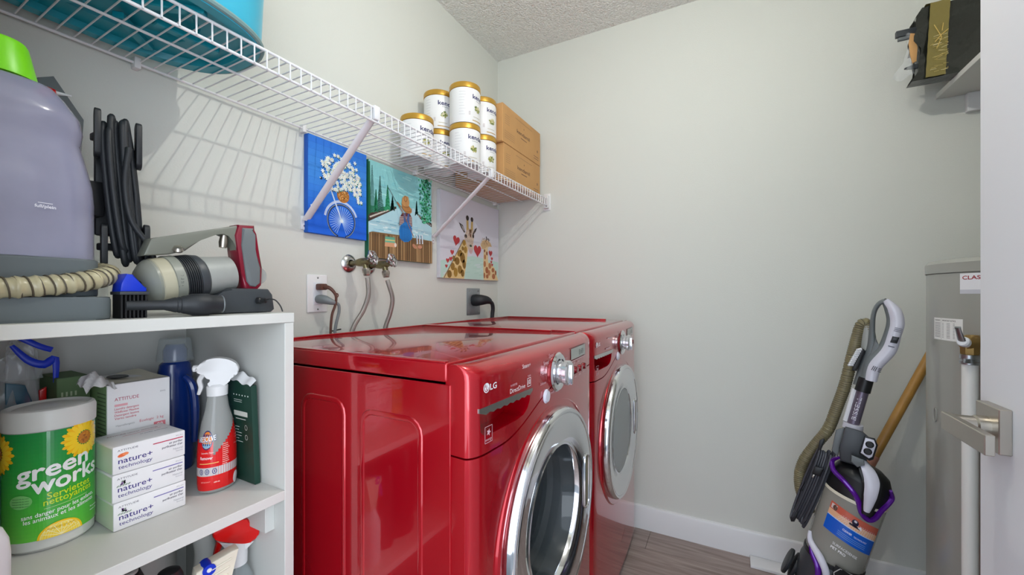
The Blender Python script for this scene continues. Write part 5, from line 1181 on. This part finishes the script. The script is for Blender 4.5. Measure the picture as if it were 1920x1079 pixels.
lvv = MB(); q0_ = Vector((px, py, 1.003)); lvv.tube([q0_+wd_*.016+Up*-.006, q0_+wd_*.026+Up*.000, q0_+wd_*.034+Up*.012, q0_+wd_*.040+Up*.026], [.0075, .0075, .0062, .0055], 10, smooth=3, flat=.35, up=(0, 0, 1)); lvv.tube([q0_+wd_*.040+Up*.026+Rv*-.005, q0_+wd_*.040+Up*.026+Rv*.005], .0028, 8); obj('valve_lever', lvv, 'steel', v)
obj('hose_clamp', MB().lathe([(.0150, 0), (.0170, .001), (.0170, .007), (.0155, .008), (.0155, .012), (.0170, .013), (.0170, .022), (.0150, .023)], (px, py, .955), seg=24), 'steel', v)
obj('clamp_screw', MB().box(px-.020, px-.012, py+.006, py+.016, .959, .969, .001), 'steel', v)
obj('drain_pipe', MB().lathe([(0, 0), (.0135, 0), (.0135, .955), (0, .955)], (px, py, .02), seg=28), 'pvc', v)

# ---------------------------------------------------------------- upper right shelf and wrapped carton
t = thing('wall_shelf', 'white painted board shelf high on the right, on a wooden cleat', 'shelf', (1.5, -.84, 1.75))
obj('shelf_board', MB().box(WL+.3, WB-.001, WF+.001, -.660, 1.8165, 1.8345, .0008, 1), 'shelfboard', t)
obj('shelf_cleat', MB().box(WB-.019, WB-.001, WF+.020, -.735, 1.752, 1.8163, .001, 1), 'trimwhite', t)
obj('shelf_cleat', MB().box(WL+.3, WB-.020, WF+.001, WF+.019, 1.752, 1.8163, .001, 1), 'trimwhite', t)
t = thing('taped_carton', 'carton wrapped in crinkled black plastic and yellowed tape on upper right shelf', 'box', (1.92, -.72, 1.8347)); random.seed(21)
bx = MB(); x0, x1, y0, y1, z0, z1 = 1.842, 1.896, -.90, -.562, 1.8350, 2.075
def wrap(u, v):
    # faces around y-axis tube, cross section rounded box in x-z; v runs along y
    P = [(x0, z0), (x1, z0), (x1, z1), (x0, z1)]; k = (u*4) % 4; i = int(k); f = k-i; a, b = P[i % 4], P[(i+1) % 4]
    x = a[0]+(b[0]-a[0])*f; z = a[1]+(b[1]-a[1])*f; y = y0+(y1-y0)*v
    j = .003*(sin(31*y+17*z)+sin(53*z-23*y+9*x))+.0015*sin(120*z+60*y)
    cx, cz = (x0+x1)/2, (z0+z1)/2
    if i == 3 or x < x0+.001: x += j*.8
    elif x < x1-.001 and z > z1-.001: z += j*.8
    if v > .999: y += .008*sin(37*z+3)+.005*sin(90*z)
    return (x, y, max(z, z0))
bx.surf(wrap, 64, 26, True); obj('plastic_wrap', bx, 'blackwrap', t, sharp=60)
en = MB().box(x0+.010, x1-.006, y0+.004, y1-.006, z0+.003, z1-.012, .002); obj('inner_carton', en, 'blackwrap', t)
tm = MB(); tm.surf(lambda u, v: (x0-.0065-.0012*sin(40*v+9*u), -.586-.048*u-.012*(v-.5), z0+.001+(z1-z0+.004)*v), 10, 24); tm.surf(lambda u, v: (x0-.003+.055*v, -.582-.048*u-.0, z1+.0065+.001*sin(20*v)), 8, 8); obj('packing_tape', tm, 'tape', t)
A = Art(2e-5)
for i in range(46):
    a, b = random.uniform(.002, .044), random.uniform(.01, .13); l = random.uniform(.006, .022)
    A.line([(a, b), (min(.046, a+l), b+random.uniform(-.004, .006))], .0009, random.choice([(206, 184, 110), (190, 168, 96), (226, 214, 170)]))
for P in ([(.012, .165), (.022, .140), (.030, .120), (.018, .085)], [(.046, .142), (.030, .128), (.014, .108)], [(.034, .165), (.031, .140)]): A.line(P, .0022, (206, 176, 96))
A.build('tape_creases', lambda a, b, h: (x0-.0082-h, -.588-a, z0+.004+b), t)
ct = MB(); ct.prism([(2.000, -.0), (2.004, .012), (1.97, .016), (1.93, .012), (1.900, .006), (1.905, -.004), (1.95, -.006)], lambda a, b, d: (x0+.012+d, y1+.002+b, a), 0, .004, .001); obj('torn_cardboard', ct, 'cardboard', t)
obj('grey_bar', MB().box(1.862, 1.876, -.585, -.514, 2.004, 2.026, .002), 'darkgrey', t)
obj('grey_bar', MB().box(1.864, 1.876, -.575, -.520, 1.992, 2.003, .002), 'midgrey', t)
obj('grey_prong', MB().prism([(-.570, 1.884), (-.545, 1.886), (-.536, 1.889), (-.536, 1.893), (-.552, 1.898), (-.570, 1.900)], lambda a, b, d: (d, a, b), 1.862, 1.870, .001), 'darkgrey', t)
fm_ = MB(); fm_.surf(lambda u, v: (1.868+.012*sin(5*u+4*v), -.566+(.012+.045*v)*(u)+.004*sin(9*v), 1.965-.105*v+.006*sin(8*u)), 12, 16); obj('loose_film', fm_, 'film', t)
fm_ = MB(); fm_.surf(lambda u, v: (1.862+.008*sin(6*u+4*v), -.566+.024*u+.004*sin(9*v), 2.003-.030*v+.006*sin(8*u)), 8, 8); obj('loose_film', fm_, 'film', t)
dk = MB(); dk.prism([(1.985, .0), (1.975, .014), (1.945, .012), (1.925, .016), (1.93, .0)], lambda a, b, d: (x0+.022+d, y1+.002+b, a), 0, .003); obj('black_flap', dk, 'black', t)
